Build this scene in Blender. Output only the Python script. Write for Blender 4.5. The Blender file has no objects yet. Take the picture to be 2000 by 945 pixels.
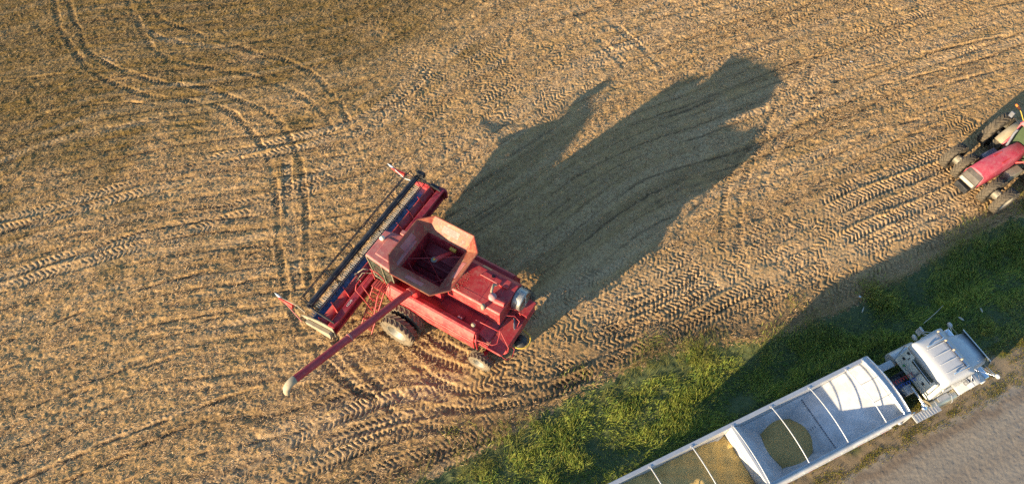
import bpy, bmesh, math, random
import numpy as np
from mathutils import Vector, Matrix

R = math.radians
rng = np.random.default_rng(11)
random.seed(5)
scene = bpy.context.scene
col = scene.collection

# ------------------------------------------------------------------ materials
class NT:
    """small helper round a node tree"""
    def __init__(self, name):
        m = bpy.data.materials.new(name); m.use_nodes = True
        self.m = m; self.t = m.node_tree; self.t.nodes.clear()
        self.out = self.n('ShaderNodeOutputMaterial')
        self.b = self.n('ShaderNodeBsdfPrincipled')
        self.l(self.b.outputs[0], self.out.inputs[0])
    def n(self, typ, **kw):
        x = self.t.nodes.new(typ)
        for k, v in kw.items(): setattr(x, k, v)
        return x
    def l(self, a, b): self.t.links.new(a, b)
    def coords(self, scale=1.0, stretch=(1, 1, 1)):
        tc = self.n('ShaderNodeTexCoord'); mp = self.n('ShaderNodeMapping')
        mp.inputs['Scale'].default_value = [scale*s for s in stretch]
        self.l(tc.outputs['Object'], mp.inputs[0]); return mp.outputs[0]
    def noise(self, vec, scale, detail=4, rough=.6):
        x = self.n('ShaderNodeTexNoise'); x.inputs['Scale'].default_value = scale
        x.inputs['Detail'].default_value = detail; x.inputs['Roughness'].default_value = rough
        self.l(vec, x.inputs['Vector']); return x.outputs['Fac']
    def ramp(self, fac, a, b, lo=0.0, hi=1.0):
        x = self.n('ShaderNodeMapRange'); x.inputs['From Min'].default_value = a; x.inputs['From Max'].default_value = b
        x.inputs['To Min'].default_value = lo; x.inputs['To Max'].default_value = hi
        self.l(fac, x.inputs[0]); return x.outputs[0]
    def mix(self, fac, a, b, mode='MIX'):
        x = self.n('ShaderNodeMix', data_type='RGBA', blend_type=mode)
        for s, v in ((x.inputs[0], fac), (x.inputs[6], a), (x.inputs[7], b)):
            if isinstance(v, (int, float)): s.default_value = v
            elif isinstance(v, tuple): s.default_value = (*v, 1)
            else: self.l(v, s)
        return x.outputs[2]
    def math(self, op, a, b=0.0):
        x = self.n('ShaderNodeMath', operation=op)
        for s, v in ((x.inputs[0], a), (x.inputs[1], b)):
            if isinstance(v, (int, float)): s.default_value = v
            else: self.l(v, s)
        return x.outputs[0]
    def base(self, c):
        s = self.b.inputs['Base Color']
        if isinstance(c, tuple): s.default_value = (*c, 1)
        else: self.l(c, s)
    def rough(self, r):
        s = self.b.inputs['Roughness']
        if isinstance(r, (int, float)): s.default_value = r
        else: self.l(r, s)
    def bump(self, h, strength=.3, dist=.02):
        x = self.n('ShaderNodeBump'); x.inputs['Strength'].default_value = strength; x.inputs['Distance'].default_value = dist
        self.l(h, x.inputs['Height']); self.l(x.outputs[0], self.b.inputs['Normal'])

def worn(name, c, dust=(.42, .33, .22), amount=.35, rough=.42, metal=0.0, fade=None, scale=1.6):
    """paint or plate with faded areas, dust patches and fine grime"""
    k = NT(name); v = k.coords()
    big = k.noise(v, scale, 5, .62); mid = k.noise(v, scale*4.3, 6, .7); fine = k.noise(v, 60, 3, .6)
    f = fade or tuple(min(1, x*1.25+.03) for x in c)
    cc = k.mix(k.ramp(big, .42, .62), c, f)
    d = k.math('MULTIPLY', k.ramp(mid, .52, .68), amount)
    cc = k.mix(d, cc, dust)
    cc = k.mix(k.ramp(fine, .3, .75, 0, .06), cc, tuple(x*.55 for x in c))
    k.base(cc); k.rough(k.ramp(mid, .3, .7, rough-.08, min(1, rough+.25)))
    k.b.inputs['Metallic'].default_value = metal
    k.bump(mid, .06, .01)
    return k.m

M = {}
M['red']      = worn('red_paint', (.42, .028, .033), amount=.34, rough=.45, fade=(.46, .075, .066), dust=(.42, .26, .19))
M['red_faded'] = worn('faded_red_paint', (.27, .05, .032), dust=(.36, .24, .12), amount=.95, rough=.5, fade=(.34, .115, .06), scale=1.1)
M['red_shade'] = worn('shade_red_deck', (.17, .010, .022), amount=.10, rough=.45)  # red paint with the deck's shade put into a darker colour
M['olive_grey'] = worn('olive_grey_frame', (.13, .12, .08), amount=.3, rough=.5)
M['red_deep'] = worn('deep_red_paint', (.31, .016, .026), amount=.22, rough=.42)
M['red_roof'] = worn('roof_red_paint', (.44, .12, .11), dust=(.46, .27, .22), amount=.6, rough=.55, fade=(.47, .19, .16), scale=1.8)
M['black']    = worn('black_paint', (.008, .009, .012), amount=.08, rough=.55)
M['navy']     = worn('reel_black_paint', (.006, .009, .018), amount=.04, rough=.6)
M['steel']    = worn('polished_pan_steel', (.13, .20, .36), amount=.05, rough=.25, metal=1.0, fade=(.17, .25, .40))  # blue of the reflected sky is put into the steel's base colour
M['guard']    = worn('bright_guard_steel', (.55, .53, .48), amount=.2, rough=.4, metal=.5)
M['beige']    = worn('dusty_beige_plate', (.25, .21, .145), amount=.4, rough=.75, dust=(.36, .295, .2))
M['canvas']   = worn('pale_canvas', (.33, .275, .18), amount=.4, rough=.9, dust=(.33, .28, .19))
M['white']    = worn('white_paint', (.52, .53, .54), amount=.10, rough=.3, fade=(.56, .56, .56))
M['cream']    = worn('cream_white_paint', (.60, .59, .52), amount=.15, rough=.4)
M['alu']      = worn('brushed_aluminium', (.50, .51, .53), amount=.18, rough=.45, metal=.5, fade=(.56, .57, .58))
M['liner']    = worn('dusty_white_liner', (.53, .54, .55), amount=.2, rough=.5, dust=(.6, .52, .4))
M['chrome']   = worn('chrome_trim', (.75, .75, .75), amount=.06, rough=.14, metal=1.0)
M['screen']   = worn('ribbed_screen_metal', (.26, .26, .25), amount=.2, rough=.34, metal=.9)
M['rim']      = worn('dusty_silver_rim', (.19, .178, .148), amount=.5, rough=.45, metal=.3)
M['rim_dark'] = worn('dark_grey_rim', (.10, .11, .14), amount=.2, rough=.5)
M['yellow']   = worn('yellow_paint', (.62, .40, .05), amount=.2, rough=.5)
M['orange']   = worn('orange_lens', (.75, .16, .02), amount=.02, rough=.25)
M['hosered']  = worn('red_hose', (.45, .03, .03), amount=.05, rough=.5)
M['hoseblue'] = worn('blue_hose', (.02, .09, .42), amount=.05, rough=.5)
M['green_g']  = worn('green_connector', (.03, .2, .06), amount=.05)
M['pinkred']  = worn('tractor_hood_red', (.46, .045, .075), amount=.25, rough=.4, fade=(.5, .12, .14), dust=(.5, .3, .27))
M['tape_red'] = worn('red_reflector', (.5, .05, .03), amount=.1)

def rubber():
    k = NT('dusty_rubber'); v = k.coords()
    n = k.noise(v, 7, 5, .7); f = k.noise(v, 40, 3)
    c = k.mix(k.ramp(n, .25, .55), (.04, .035, .028), (.20, .155, .10))
    c = k.mix(k.ramp(f, .3, .8, 0, .4), c, (.04, .035, .03))
    k.base(c); k.rough(.9); k.bump(f, .2, .01); return k.m
M['rubber'] = rubber()
def rubber2():
    k = NT('tractor_rubber'); v = k.coords(); n = k.noise(v, 6, 5, .7)
    k.base(k.mix(k.ramp(n, .3, .65), (.025, .024, .022), (.12, .095, .065))); k.rough(.9); return k.m
M['rubber_dark'] = rubber2()
def glass():
    k = NT('tinted_glass'); v = k.coords(); n = k.noise(v, 3, 4)
    k.base(k.mix(k.ramp(n, .35, .7, 0, .5), (.03, .04, .035), (.14, .15, .1))); k.rough(.08)
    k.b.inputs['Specular IOR Level'].default_value = .8; return k.m
M['glass'] = glass()
def cabglass():
    k = NT('green_cab_glass'); v = k.coords(); n = k.noise(v, 2, 4)
    k.base(k.mix(n, (.035, .055, .03), (.075, .10, .055))); k.rough(.12); return k.m
M['greenglass'] = cabglass()
def beans():
    k = NT('soybean_grain'); v = k.coords()
    f = k.noise(v, 42, 3, .75); b = k.noise(v, 1.6, 4)
    sp = k.n('ShaderNodeTexVoronoi'); sp.inputs['Scale'].default_value = 26; k.l(v, sp.inputs['Vector'])
    c = k.mix(k.ramp(f, .3, .7), (.50, .33, .095), (.86, .62, .24))
    c = k.mix(k.ramp(b, .35, .7, 0, .4), c, (.66, .48, .2))
    c = k.mix(k.ramp(sp.outputs['Distance'], .10, .02, 0, .75), c, (.10, .07, .03))
    k.base(c); k.rough(.85); k.bump(f, .9, .05); return k.m
M['beans'] = beans()

def attr_color(k, name='tint'):
    a = k.n('ShaderNodeAttribute'); a.attribute_name = name
    s = k.n('ShaderNodeSeparateColor'); k.l(a.outputs['Color'], s.inputs[0])
    return a.outputs['Color'], s.outputs

def mat_field():
    k = NT('harvested_stubble'); v = k.coords()
    _, (crush, olive, soil) = attr_color(k)
    f1 = k.noise(v, 26, 4, .75)
    f2 = k.noise(k.coords(1, (9, 2.2, 6)), 3.0, 5, .75)
    f3 = k.noise(v, 9, 5, .7); big = k.noise(v, .35, 5, .6); mid = k.noise(v, 1.7, 5, .65)
    c = k.mix(k.ramp(f3, .32, .6), (0.288, 0.164, 0.064), (0.518, 0.318, 0.127))
    c = k.mix(k.ramp(f1, .40, .66), c, (0.622, 0.397, 0.174))
    c = k.mix(k.ramp(f2, .54, .72, 0, .8), c, (0.115, 0.066, 0.028))
    c = k.mix(k.ramp(mid, .5, .72, 0, .42), c, (0.172, 0.099, 0.042))
    c = k.mix(k.ramp(big, .4, .65, 0, .3), c, (0.392, 0.238, 0.089))
    c = k.mix(k.math('MULTIPLY', olive, .92), c, k.mix(k.ramp(f3, .35, .65), (0.092, 0.059, 0.015), (0.271, 0.169, 0.045)))
    c = k.mix(k.math('MULTIPLY', crush, .85), c, k.mix(k.ramp(f3, .35, .65), (0.380, 0.242, 0.124), (0.692, 0.484, 0.267)))
    c = k.mix(k.math('MULTIPLY', soil, .8), c, k.mix(f1, (0.052, 0.033, 0.022), (0.139, 0.089, 0.051)))
    k.base(c); k.rough(.95); k.b.inputs['Specular IOR Level'].default_value = .15
    k.bump(k.math('ADD', f1, k.math('MULTIPLY', f3, 1.5)), .6, .03)
    return k.m
def mat_verge():
    k = NT('verge_soil'); v = k.coords(); n = k.noise(v, 5, 5, .7); f = k.noise(v, 30, 3)
    _, (crush, olive, soil) = attr_color(k)
    c = k.mix(k.ramp(n, .35, .65), (.05, .075, .028), (.11, .125, .045))
    c = k.mix(crush, c, k.mix(k.ramp(f, .3, .7), (.19, .14, .085), (.35, .26, .155)))
    k.base(c); k.rough(.95); k.bump(f, .5, .03); return k.m
def mat_road():
    k = NT('gravel'); v = k.coords()
    _, (crush, olive, soil) = attr_color(k)
    f = k.noise(v, 38, 4, .8); g = k.noise(v, 11, 4, .7); b = k.noise(v, .8, 5, .65)
    c = k.mix(k.ramp(f, .25, .8), (0.232, 0.197, 0.154), (0.331, 0.289, 0.232))
    c = k.mix(k.ramp(g, .45, .75, 0, .25), c, (0.198, 0.162, 0.124))
    c = k.mix(k.ramp(b, .4, .66, 0, .35), c, (0.301, 0.255, 0.199))
    c = k.mix(k.math('MULTIPLY', soil, .65), c, (0.172, 0.119, 0.079))
    k.base(c); k.rough(.95); k.bump(k.math('ADD', f, g), .3, .012); return k.m
M['field'] = mat_field(); M['verge'] = mat_verge(); M['road'] = mat_road()
def mat_tinted(name, rough=.8, trans=0.0):
    k = NT(name); c, _ = attr_color(k); k.base(c); k.rough(rough)
    k.b.inputs['Specular IOR Level'].default_value = .25
    if trans:
        tr = k.n('ShaderNodeBsdfTranslucent'); k.l(c, tr.inputs[0])
        mx = k.n('ShaderNodeMixShader'); mx.inputs[0].default_value = trans
        k.l(k.b.outputs[0], mx.inputs[1]); k.l(tr.outputs[0], mx.inputs[2]); k.l(mx.outputs[0], k.out.inputs[0])
    return k.m
M['straw'] = mat_tinted('dry_straw', .75)
M['blade'] = mat_tinted('grass_blade', .6, .5)

# ------------------------------------------------------------------ mesh builder
APART = {'deck_plate', 'cab_frame', 'work_lamp', 'side_window', 'grab_handle', 'bearing_bracket', 'flange', 'reflector', 'roof_rib', 'tie_rod', 'filler_cap', 'floor_ridge', 'hub_spacer', 'top_rail', 'bottom_rail', 'tarp_strap', 'cap_bead', 'strap', 'hydraulic_hose'}
class MB:
    def __init__(s): s.v = []; s.f = []; s.sm = []
    def add(s, vs, fs, smooth=False):
        b = len(s.v); s.v += [tuple(map(float, p)) for p in vs]
        s.f += [tuple(b+i for i in f) for f in fs]; s.sm += [smooth]*len(fs); return s
    def hexa(s, p):     # p: 4 bottom, 4 top, both counter-clockwise from above
        return s.add(p, [(3, 2, 1, 0), (4, 5, 6, 7), (0, 1, 5, 4), (1, 2, 6, 5), (2, 3, 7, 6), (3, 0, 4, 7)])
    def box(s, x0, x1, y0, y1, z0, z1):
        return s.hexa([(x0, y0, z0), (x1, y0, z0), (x1, y1, z0), (x0, y1, z0), (x0, y0, z1), (x1, y0, z1), (x1, y1, z1), (x0, y1, z1)])
    def bar(s, a, b, w, h, up=(0, 0, 1)):
        a = Vector(a); b = Vector(b); d = (b-a).normalized(); u = Vector(up)
        sd = d.cross(u).normalized(); u = sd.cross(d).normalized(); sd *= w/2; u *= h/2
        return s.hexa([a-sd-u, a+sd-u, b+sd-u, b-sd-u, a-sd+u, a+sd+u, b+sd+u, b-sd+u])
    def tube(s, pts, r, n=8, caps=True):
        pts = [Vector(p) for p in pts]; rs = r if isinstance(r, (list, tuple)) else [r]*len(pts)
        rings = []; prev = None
        for i, p in enumerate(pts):
            d = (pts[min(i+1, len(pts)-1)]-pts[max(i-1, 0)]).normalized()
            if prev is None:
                u = d.orthogonal().normalized()
            else:
                u = (prev-d*prev.dot(d)).normalized()
            prev = u; w = d.cross(u)
            rings.append([p+(u*math.cos(2*math.pi*j/n)+w*math.sin(2*math.pi*j/n))*rs[i] for j in range(n)])
        vs = [q for ring in rings for q in ring]; fs = []
        for i in range(len(pts)-1):
            for j in range(n):
                a = i*n+j; b = i*n+(j+1) % n; fs.append((a, b, b+n, a+n))
        s.add(vs, fs, True)
        if caps:
            s.add(rings[0], [tuple(range(n))[::-1]]); s.add(rings[-1], [tuple(range(n))])
        return s
    def lathe(s, prof, c, axis='y', n=40, smooth=True):   # prof: (r, a) along the axis
        vs = []; fs = []
        for r, a in prof:
            for j in range(n):
                t = 2*math.pi*j/n; x, y = r*math.cos(t), r*math.sin(t)
                p = {'y': (x, a, y), 'x': (a, x, y), 'z': (x, y, a)}[axis]
                vs.append((p[0]+c[0], p[1]+c[1], p[2]+c[2]))
        for i in range(len(prof)-1):
            for j in range(n):
                a = i*n+j; b = i*n+(j+1) % n; fs.append((a, b, b+n, a+n))
        s.add(vs, fs, smooth); return s
    def plate(s, pts, th):      # planar-ish polygon given thickness along its normal
        P = [Vector(p) for p in pts]; nrm = Vector((0, 0, 0))
        for i in range(len(P)):
            nrm += P[i].cross(P[(i+1) % len(P)])
        nrm.normalize(); n = len(P)
        vs = [p-nrm*th/2 for p in P]+[p+nrm*th/2 for p in P]
        fs = [tuple(range(n))[::-1], tuple(range(n, 2*n))]+[(i, (i+1) % n, n+(i+1) % n, n+i) for i in range(n)]
        return s.add(vs, fs)
    def extrude_profile(s, prof, axis, a0, a1, th=None):   # closed profile (2D) swept along an axis
        n = len(prof)
        def pt(u, v, a): return {'x': (a, u, v), 'y': (u, a, v), 'z': (u, v, a)}[axis]
        vs = [pt(u, v, a0) for u, v in prof]+[pt(u, v, a1) for u, v in prof]
        fs = [tuple(range(n))[::-1], tuple(range(n, 2*n))]+[(i, (i+1) % n, n+(i+1) % n, n+i) for i in range(n)]
        return s.add(vs, fs)
    def pieces(s):      # loose pieces as builders of their own
        key = {}; par = list(range(len(s.v)))
        def find(a):
            while par[a] != a: par[a] = par[par[a]]; a = par[a]
            return a
        for i, p in enumerate(s.v):
            k = tuple(round(c, 4) for c in p)
            if k in key: par[find(i)] = find(key[k])
            else: key[k] = i
        for f in s.f:
            for i in f[1:]: par[find(i)] = find(f[0])
        out = {}
        for f, sm in zip(s.f, s.sm): out.setdefault(find(f[0]), []).append((f, sm))
        res = []
        for fs in out.values():
            m = MB(); ids = sorted({i for f, _ in fs for i in f}); mp = {a: b for b, a in enumerate(ids)}
            m.v = [s.v[i] for i in ids]; m.f = [tuple(mp[i] for i in f) for f, _ in fs]; m.sm = [x for _, x in fs]; res.append(m)
        return res
    def build(s, name, mat, parent=None, bevel=0.0, seg=2):
        if name in APART:
            ps = s.pieces()
            if len(ps) > 1: return [p.build_one(name, mat, parent, bevel, seg) for p in ps][0]
        return s.build_one(name, mat, parent, bevel, seg)
    def build_one(s, name, mat, parent=None, bevel=0.0, seg=2):
        me = bpy.data.meshes.new(name); me.from_pydata(s.v, [], s.f); me.materials.append(mat)
        me.polygons.foreach_set('use_smooth', s.sm); me.update()
        bm = bmesh.new(); bm.from_mesh(me); bmesh.ops.recalc_face_normals(bm, faces=bm.faces); bm.to_mesh(me); bm.free()
        o = bpy.data.objects.new(name, me); col.objects.link(o)
        if parent: o.parent = parent
        if bevel:
            b = o.modifiers.new('bevel', 'BEVEL'); b.width = bevel; b.segments = seg; b.limit_method = 'ANGLE'; b.angle_limit = R(35)
        return o

def thing(name, label, cat, loc, rz=0.0, group=None):
    o = bpy.data.objects.new(name, None); col.objects.link(o); o.location = loc; o.rotation_euler = (0, 0, rz)
    o['label'] = label; o['category'] = cat
    if group: o['group'] = group
    return o
def tag(o, label=None, cat=None, group=None, kind=None):
    if label: o['label'] = label
    if cat: o['category'] = cat
    if group: o['group'] = group
    if kind: o['kind'] = kind
    return o
def copy_tree(o, parent=None):
    c = o.copy(); col.objects.link(c)
    if parent: c.parent = parent
    for ch in o.children: copy_tree(ch, c)
    return c
def arc(c, r, a0, a1, n, plane='xz', third=0):
    out = []
    for i in range(n+1):
        t = R(a0+(a1-a0)*i/n); u, v = c[0]+r*math.cos(t), c[1]+r*math.sin(t)
        out.append({'xz': (u, third, v), 'yz': (third, u, v), 'xy': (u, v, third)}[plane])
    return out

def raw_mesh(name, verts, faces_flat, sizes, mat, tint=None, smooth=False):
    me = bpy.data.meshes.new(name)
    me.vertices.add(len(verts)); me.vertices.foreach_set('co', verts.astype(np.float32).ravel())
    me.loops.add(len(faces_flat)); me.loops.foreach_set('vertex_index', faces_flat.astype(np.int32))
    me.polygons.add(len(sizes)); st = np.concatenate([[0], np.cumsum(sizes)[:-1]]).astype(np.int32)
    me.polygons.foreach_set('loop_start', st)
    if smooth: me.polygons.foreach_set('use_smooth', np.ones(len(sizes), bool))
    me.update(calc_edges=True); me.materials.append(mat)
    if tint is not None:
        a = me.attributes.new('tint', 'FLOAT_COLOR', 'POINT')
        t = np.ones((len(verts), 4), np.float32); t[:, :3] = tint; a.data.foreach_set('color', t.ravel())
    o = bpy.data.objects.new(name, me); col.objects.link(o); return o

# ------------------------------------------------------------------ the ground
TRACKS = [
('C',0.62,0.75,[[-27.14,20.16],[-25.32,20.67],[-23.29,21.26],[-21.57,21.98],[-19.26,22.81],[-16.91,23.7],[-15.08,24.67],[-13.48,25.16],[-10.13,26.32],[-7.8,27.59],[-6.4,29.17],[-5.16,31.59]]),
('C',0.62,0.8,[[-25.52,16.05],[-23.87,16.7],[-21.83,17.61],[-20.25,18.14],[-18.23,19.0],[-16.72,19.47],[-15.46,20.07],[-13.73,20.85],[-12.15,21.38],[-10.38,22.42],[-8.24,24.13],[-6.56,26.14]]),
('C',0.55,0.5,[[-26.01,18.54],[-23.37,19.41],[-20.9,20.31],[-17.83,21.07],[-15.0,22.17],[-12.59,23.14]]),
('C',0.5,0.45,[[-27.52,23.8],[-25.13,25.33],[-22.95,26.14],[-20.66,26.75],[-18.63,27.48]]),
('C',0.6,0.7,[[-9.39,24.81],[-7.67,26.93],[-5.69,29.17],[-2.54,33.22],[-0.3,34.74],[1.7,35.81],[4.1,37.71]]),
('C',0.6,0.7,[[-8.15,25.68],[-6.26,27.51],[-3.43,29.64],[-0.44,31.76],[2.73,34.43],[4.97,36.31]]),
('C',0.55,0.7,[[-6.35,23.8],[-4.09,26.03],[-1.13,28.79],[1.73,30.34],[5.33,32.38],[8.76,34.08]]),
('C',0.55,0.6,[[-3.18,23.8],[-1.09,26.21],[1.13,28.41],[3.73,29.95]]),
('C',0.5,0.7,[[2.21,37.71],[3.38,35.41],[5.08,33.22],[6.67,30.74],[7.76,28.6]]),
('C',0.5,0.6,[[4.71,37.24],[5.8,34.96],[7.7,32.38],[8.95,30.34]]),
('R',0.3,0.7,[[0.15,34.96],[-0.06,33.43],[-0.23,31.76],[-0.29,30.94]]),
('C',0.5,0.5,[[9.1,37.24],[10.08,34.96],[10.95,32.38],[11.63,29.95],[11.51,27.29]]),
('D',0.3,1.0,[[-28.55,38.19],[-27.93,36.78],[-26.9,34.56],[-25.88,33.05],[-24.25,31.14],[-22.71,30.03],[-20.65,29.09],[-19.37,28.75],[-16.81,28.3],[-15.16,27.51],[-13.95,26.24],[-13.35,25.5],[-12.44,23.8],[-11.79,21.54],[-11.26,19.12],[-10.71,17.27],[-10.24,15.79],[-9.36,14.47],[-8.77,13.7],[-8.09,12.92],[-7.04,12.02],[-5.57,11.12],[-4.38,10.49],[-3.22,10.11],[-1.5,10.07]]),
('D',0.3,1.0,[[-27.86,38.19],[-27.06,36.78],[-25.99,34.74],[-24.56,32.46],[-23.08,31.31],[-21.66,30.62],[-19.66,29.91],[-17.07,29.48],[-15.09,28.56],[-13.69,27.85],[-12.53,26.93],[-11.51,25.33],[-10.9,23.8],[-10.24,20.92],[-9.82,18.54],[-9.38,16.86],[-8.34,14.75],[-6.67,12.85],[-5.64,11.92],[-4.38,11.32],[-3.11,10.96],[-1.37,10.89],[0.55,11.28],[2.46,11.6]]),
('D',0.28,0.8,[[-24.11,38.19],[-23.47,36.78],[-22.69,35.5],[-21.69,33.82],[-20.91,32.75],[-19.47,31.63],[-16.86,30.94],[-14.43,30.34],[-12.54,29.36],[-10.9,28.22],[-9.3,26.21]]),
('D',0.28,0.8,[[-23.0,38.19],[-22.25,36.78],[-20.95,35.05],[-19.73,34.43],[-18.53,33.82],[-16.8,33.05],[-14.64,32.17],[-12.9,31.59],[-11.21,30.46],[-10.01,28.98],[-9.03,27.4],[-8.48,26.21]]),
('C',0.4,0.6,[[-23.16,35.86],[-21.46,34.08],[-19.86,33.22],[-17.25,32.75],[-15.56,32.04],[-13.41,31.14]]),
('C',0.4,0.6,[[-23.91,32.17],[-22.3,31.14],[-20.1,29.95],[-18.02,29.64],[-15.84,28.79]]),
('D',0.34,1.0,[[-7.06,15.79],[-5.52,14.37],[-4.84,13.53],[-3.99,12.75],[-3.33,12.18],[-1.54,11.64],[0.22,11.83]]),
('D',0.34,1.0,[[-6.07,15.27],[-4.38,13.77],[-3.39,13.18],[-2.2,12.75],[-0.62,12.18],[1.33,12.02],[3.68,12.35]]),
('D',0.3,0.9,[[-4.9,15.27],[-3.6,14.22],[-2.23,13.53],[-1.36,13.26],[0.0,12.89]]),
('C',0.5,0.8,[[-4.17,14.75],[-2.73,13.75],[-0.9,12.77],[1.12,12.58],[2.7,12.89],[5.7,13.75]]),
('C',0.75,0.95,[[-12.6,7.02],[-10.47,8.7],[-8.46,10.03],[-6.32,11.03],[-4.4,11.6],[-2.2,11.48]]),
('C',0.7,0.85,[[-10.14,6.92],[-8.31,8.23],[-6.85,9.06],[-4.56,9.92],[-2.47,10.25],[-0.43,10.42]]),
('C',0.6,0.8,[[-7.32,7.02],[-5.41,8.33],[-3.17,9.27],[-0.85,9.81],[1.3,10.47]]),
('C',0.6,0.7,[[-4.51,7.52],[-2.72,8.64],[-0.85,9.38],[0.86,10.03]]),
('C',0.7,1.0,[[-1.54,11.64],[0.9,12.77],[4.13,14.25],[7.03,15.53],[9.63,17.27],[11.72,18.74],[14.08,20.19],[17.18,21.85],[19.39,22.81],[21.96,23.8],[24.15,24.81]]),
('C',0.7,1.0,[[-0.44,10.91],[2.21,11.95],[4.97,13.26],[7.64,14.75],[10.46,16.46],[14.3,18.51],[17.76,20.31],[21.05,21.72],[24.23,23.47]]),
('C',0.65,0.9,[[1.35,12.89],[4.2,15.27],[6.91,16.59],[10.01,18.54],[12.57,20.16],[15.42,21.69],[18.44,23.47]]),
('C',0.65,0.8,[[3.34,12.3],[6.41,14.0],[9.1,15.27],[11.91,16.59],[15.09,17.97],[17.94,19.56],[21.14,21.07],[23.23,22.01]]),
('C',0.6,0.8,[[2.32,14.75],[5.0,16.59],[8.06,18.25],[11.33,20.31],[14.52,22.33],[18.16,24.47]]),
('C',0.6,0.7,[[0.0,13.26],[2.06,14.05],[3.49,15.01],[5.74,16.86]]),
('C',0.6,0.7,[[0.44,11.25],[2.67,12.3],[5.14,12.53],[6.78,13.26]]),
('C',0.55,0.6,[[5.6,17.97],[8.53,20.01],[11.02,21.54],[13.96,23.47],[17.69,25.85]]),
('D',0.3,0.9,[[17.76,32.38],[17.18,31.35],[16.62,30.34],[15.79,29.09],[14.4,27.77],[13.09,26.03],[11.38,23.8],[10.73,22.17],[10.38,20.31],[10.06,18.54]]),
('D',0.3,0.8,[[16.79,31.96],[15.33,29.64],[14.25,27.85],[13.04,25.12],[11.93,23.14],[11.46,21.72],[11.16,20.01],[10.8,18.54]]),
('C',0.45,0.6,[[17.96,31.96],[16.12,28.79],[14.49,26.21],[13.23,23.8],[12.62,21.85],[12.18,19.71]]),
('C',0.5,0.6,[[19.19,33.43],[21.7,34.43],[23.21,34.96],[25.69,36.09],[28.32,37.48]]),
('C',0.5,0.6,[[12.5,32.8],[14.84,32.59],[17.65,33.22],[20.85,34.08]]),
('R',0.28,0.7,[[19.42,32.5],[20.09,32.21],[20.61,31.96]]),
('R',0.28,0.6,[[21.23,31.84],[21.78,31.71]]),
('F',0.18,0.8,[[13.85,30.34],[16.41,31.55],[19.24,32.38]]),
('F',0.2,0.8,[[15.69,28.03],[18.76,30.34],[21.97,31.55],[25.23,32.59],[30.53,34.08]]),
('F',0.2,0.8,[[16.49,26.57],[19.62,29.17],[22.8,30.34],[25.72,31.35],[30.05,32.8]]),
('F',0.2,0.7,[[15.37,25.16],[18.86,27.29],[22.46,29.17],[25.97,30.34],[29.59,31.55]]),
('F',0.2,0.8,[[16.56,24.47],[20.33,26.57],[23.75,27.85],[27.43,29.56]]),
('F',0.2,0.7,[[14.16,23.14],[17.88,25.5],[21.64,27.29],[25.52,28.98]]),
('F',0.2,0.8,[[12.7,20.92],[16.29,23.3],[20.04,25.5],[23.47,26.93]]),
('C',0.5,0.6,[[20.0,29.56],[23.32,31.14],[26.64,32.38],[30.29,33.43]]),
('C',0.5,0.5,[[16.79,25.5],[20.91,27.66],[24.16,29.17],[27.98,31.14]]),
('C',0.45,0.4,[[13.75,34.96],[17.02,34.52],[21.61,35.86],[24.97,36.78]]),
('F',0.2,0.9,[[-23.83,13.5],[-20.29,15.29],[-17.86,16.54],[-14.99,17.55],[-12.88,18.54],[-10.94,19.41]]),
('F',0.18,0.7,[[-23.37,12.3],[-20.05,13.75],[-17.27,15.27],[-14.27,16.46],[-11.15,17.69]]),
('F',0.2,0.6,[[-22.75,10.69],[-20.29,12.42],[-18.16,13.5],[-15.05,14.75],[-11.77,15.79]]),
('F',0.2,0.7,[[-22.17,9.17],[-20.01,10.91],[-17.36,12.3],[-14.53,13.5],[-11.11,14.75]]),
('F',0.22,1.0,[[-21.42,7.22],[-19.85,7.98],[-17.7,9.06],[-16.22,9.81],[-14.27,10.58],[-12.43,11.37],[-10.62,11.95]]),
('F',0.22,1.0,[[-19.11,7.02],[-18.03,7.92],[-16.17,8.85],[-14.52,9.81],[-12.95,10.47],[-11.35,11.14]]),
('F',0.2,0.7,[[-17.07,7.02],[-15.31,8.02],[-13.41,8.74],[-11.7,9.59]]),
('C',0.4,0.7,[[-17.37,9.38],[-15.85,10.03],[-14.3,10.69],[-12.74,11.48]]),
('F',0.18,0.6,[[-25.3,17.97],[-22.37,19.41],[-20.06,20.01]]),
('F',0.18,0.6,[[-27.48,26.57],[-24.59,27.85],[-21.39,28.41],[-18.49,28.03]]),
('F',0.18,0.6,[[-29.71,29.56],[-26.55,30.34],[-23.78,30.74]]),
('R',0.26,0.8,[[-9.62,28.79],[-9.32,28.22],[-9.02,27.37]]),
('R',0.24,0.6,[[2.8,31.96],[2.91,31.14]]),
('C',0.5,0.5,[[-3.85,21.54],[-2.91,23.8],[-1.09,25.85],[1.1,26.57]]),
('C',0.5,0.5,[[-9.26,14.75],[-7.91,13.26],[-6.14,11.37]]),
('C',0.5,0.7,[[-11.81,24.81],[-11.2,21.54],[-10.43,18.54],[-9.85,16.32]]),
('D',0.25,0.6,[[-8.48,26.21],[-7.67,23.8],[-7.69,21.54]]),
('D',0.25,0.5,[[-3.88,27.29],[-3.49,24.81],[-3.93,23.14]]),
('C',0.58,0.75,[[-5.91,8.04],[-2.9,9.08],[-0.1,9.97],[2.61,11.03],[5.43,12.37],[8.14,13.89],[10.95,15.59],[14.77,17.63],[18.19,19.4],[21.49,20.83],[24.67,22.57],[28.44,24.24]]),
('C',0.58,0.8,[[-6.61,9.64],[-3.45,10.74],[-0.69,11.62],[1.91,12.63],[4.63,13.92],[7.26,15.4],[10.09,17.11],[13.95,19.17],[17.43,20.98],[20.72,22.4],[23.9,24.14],[27.73,25.84]]),
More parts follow.
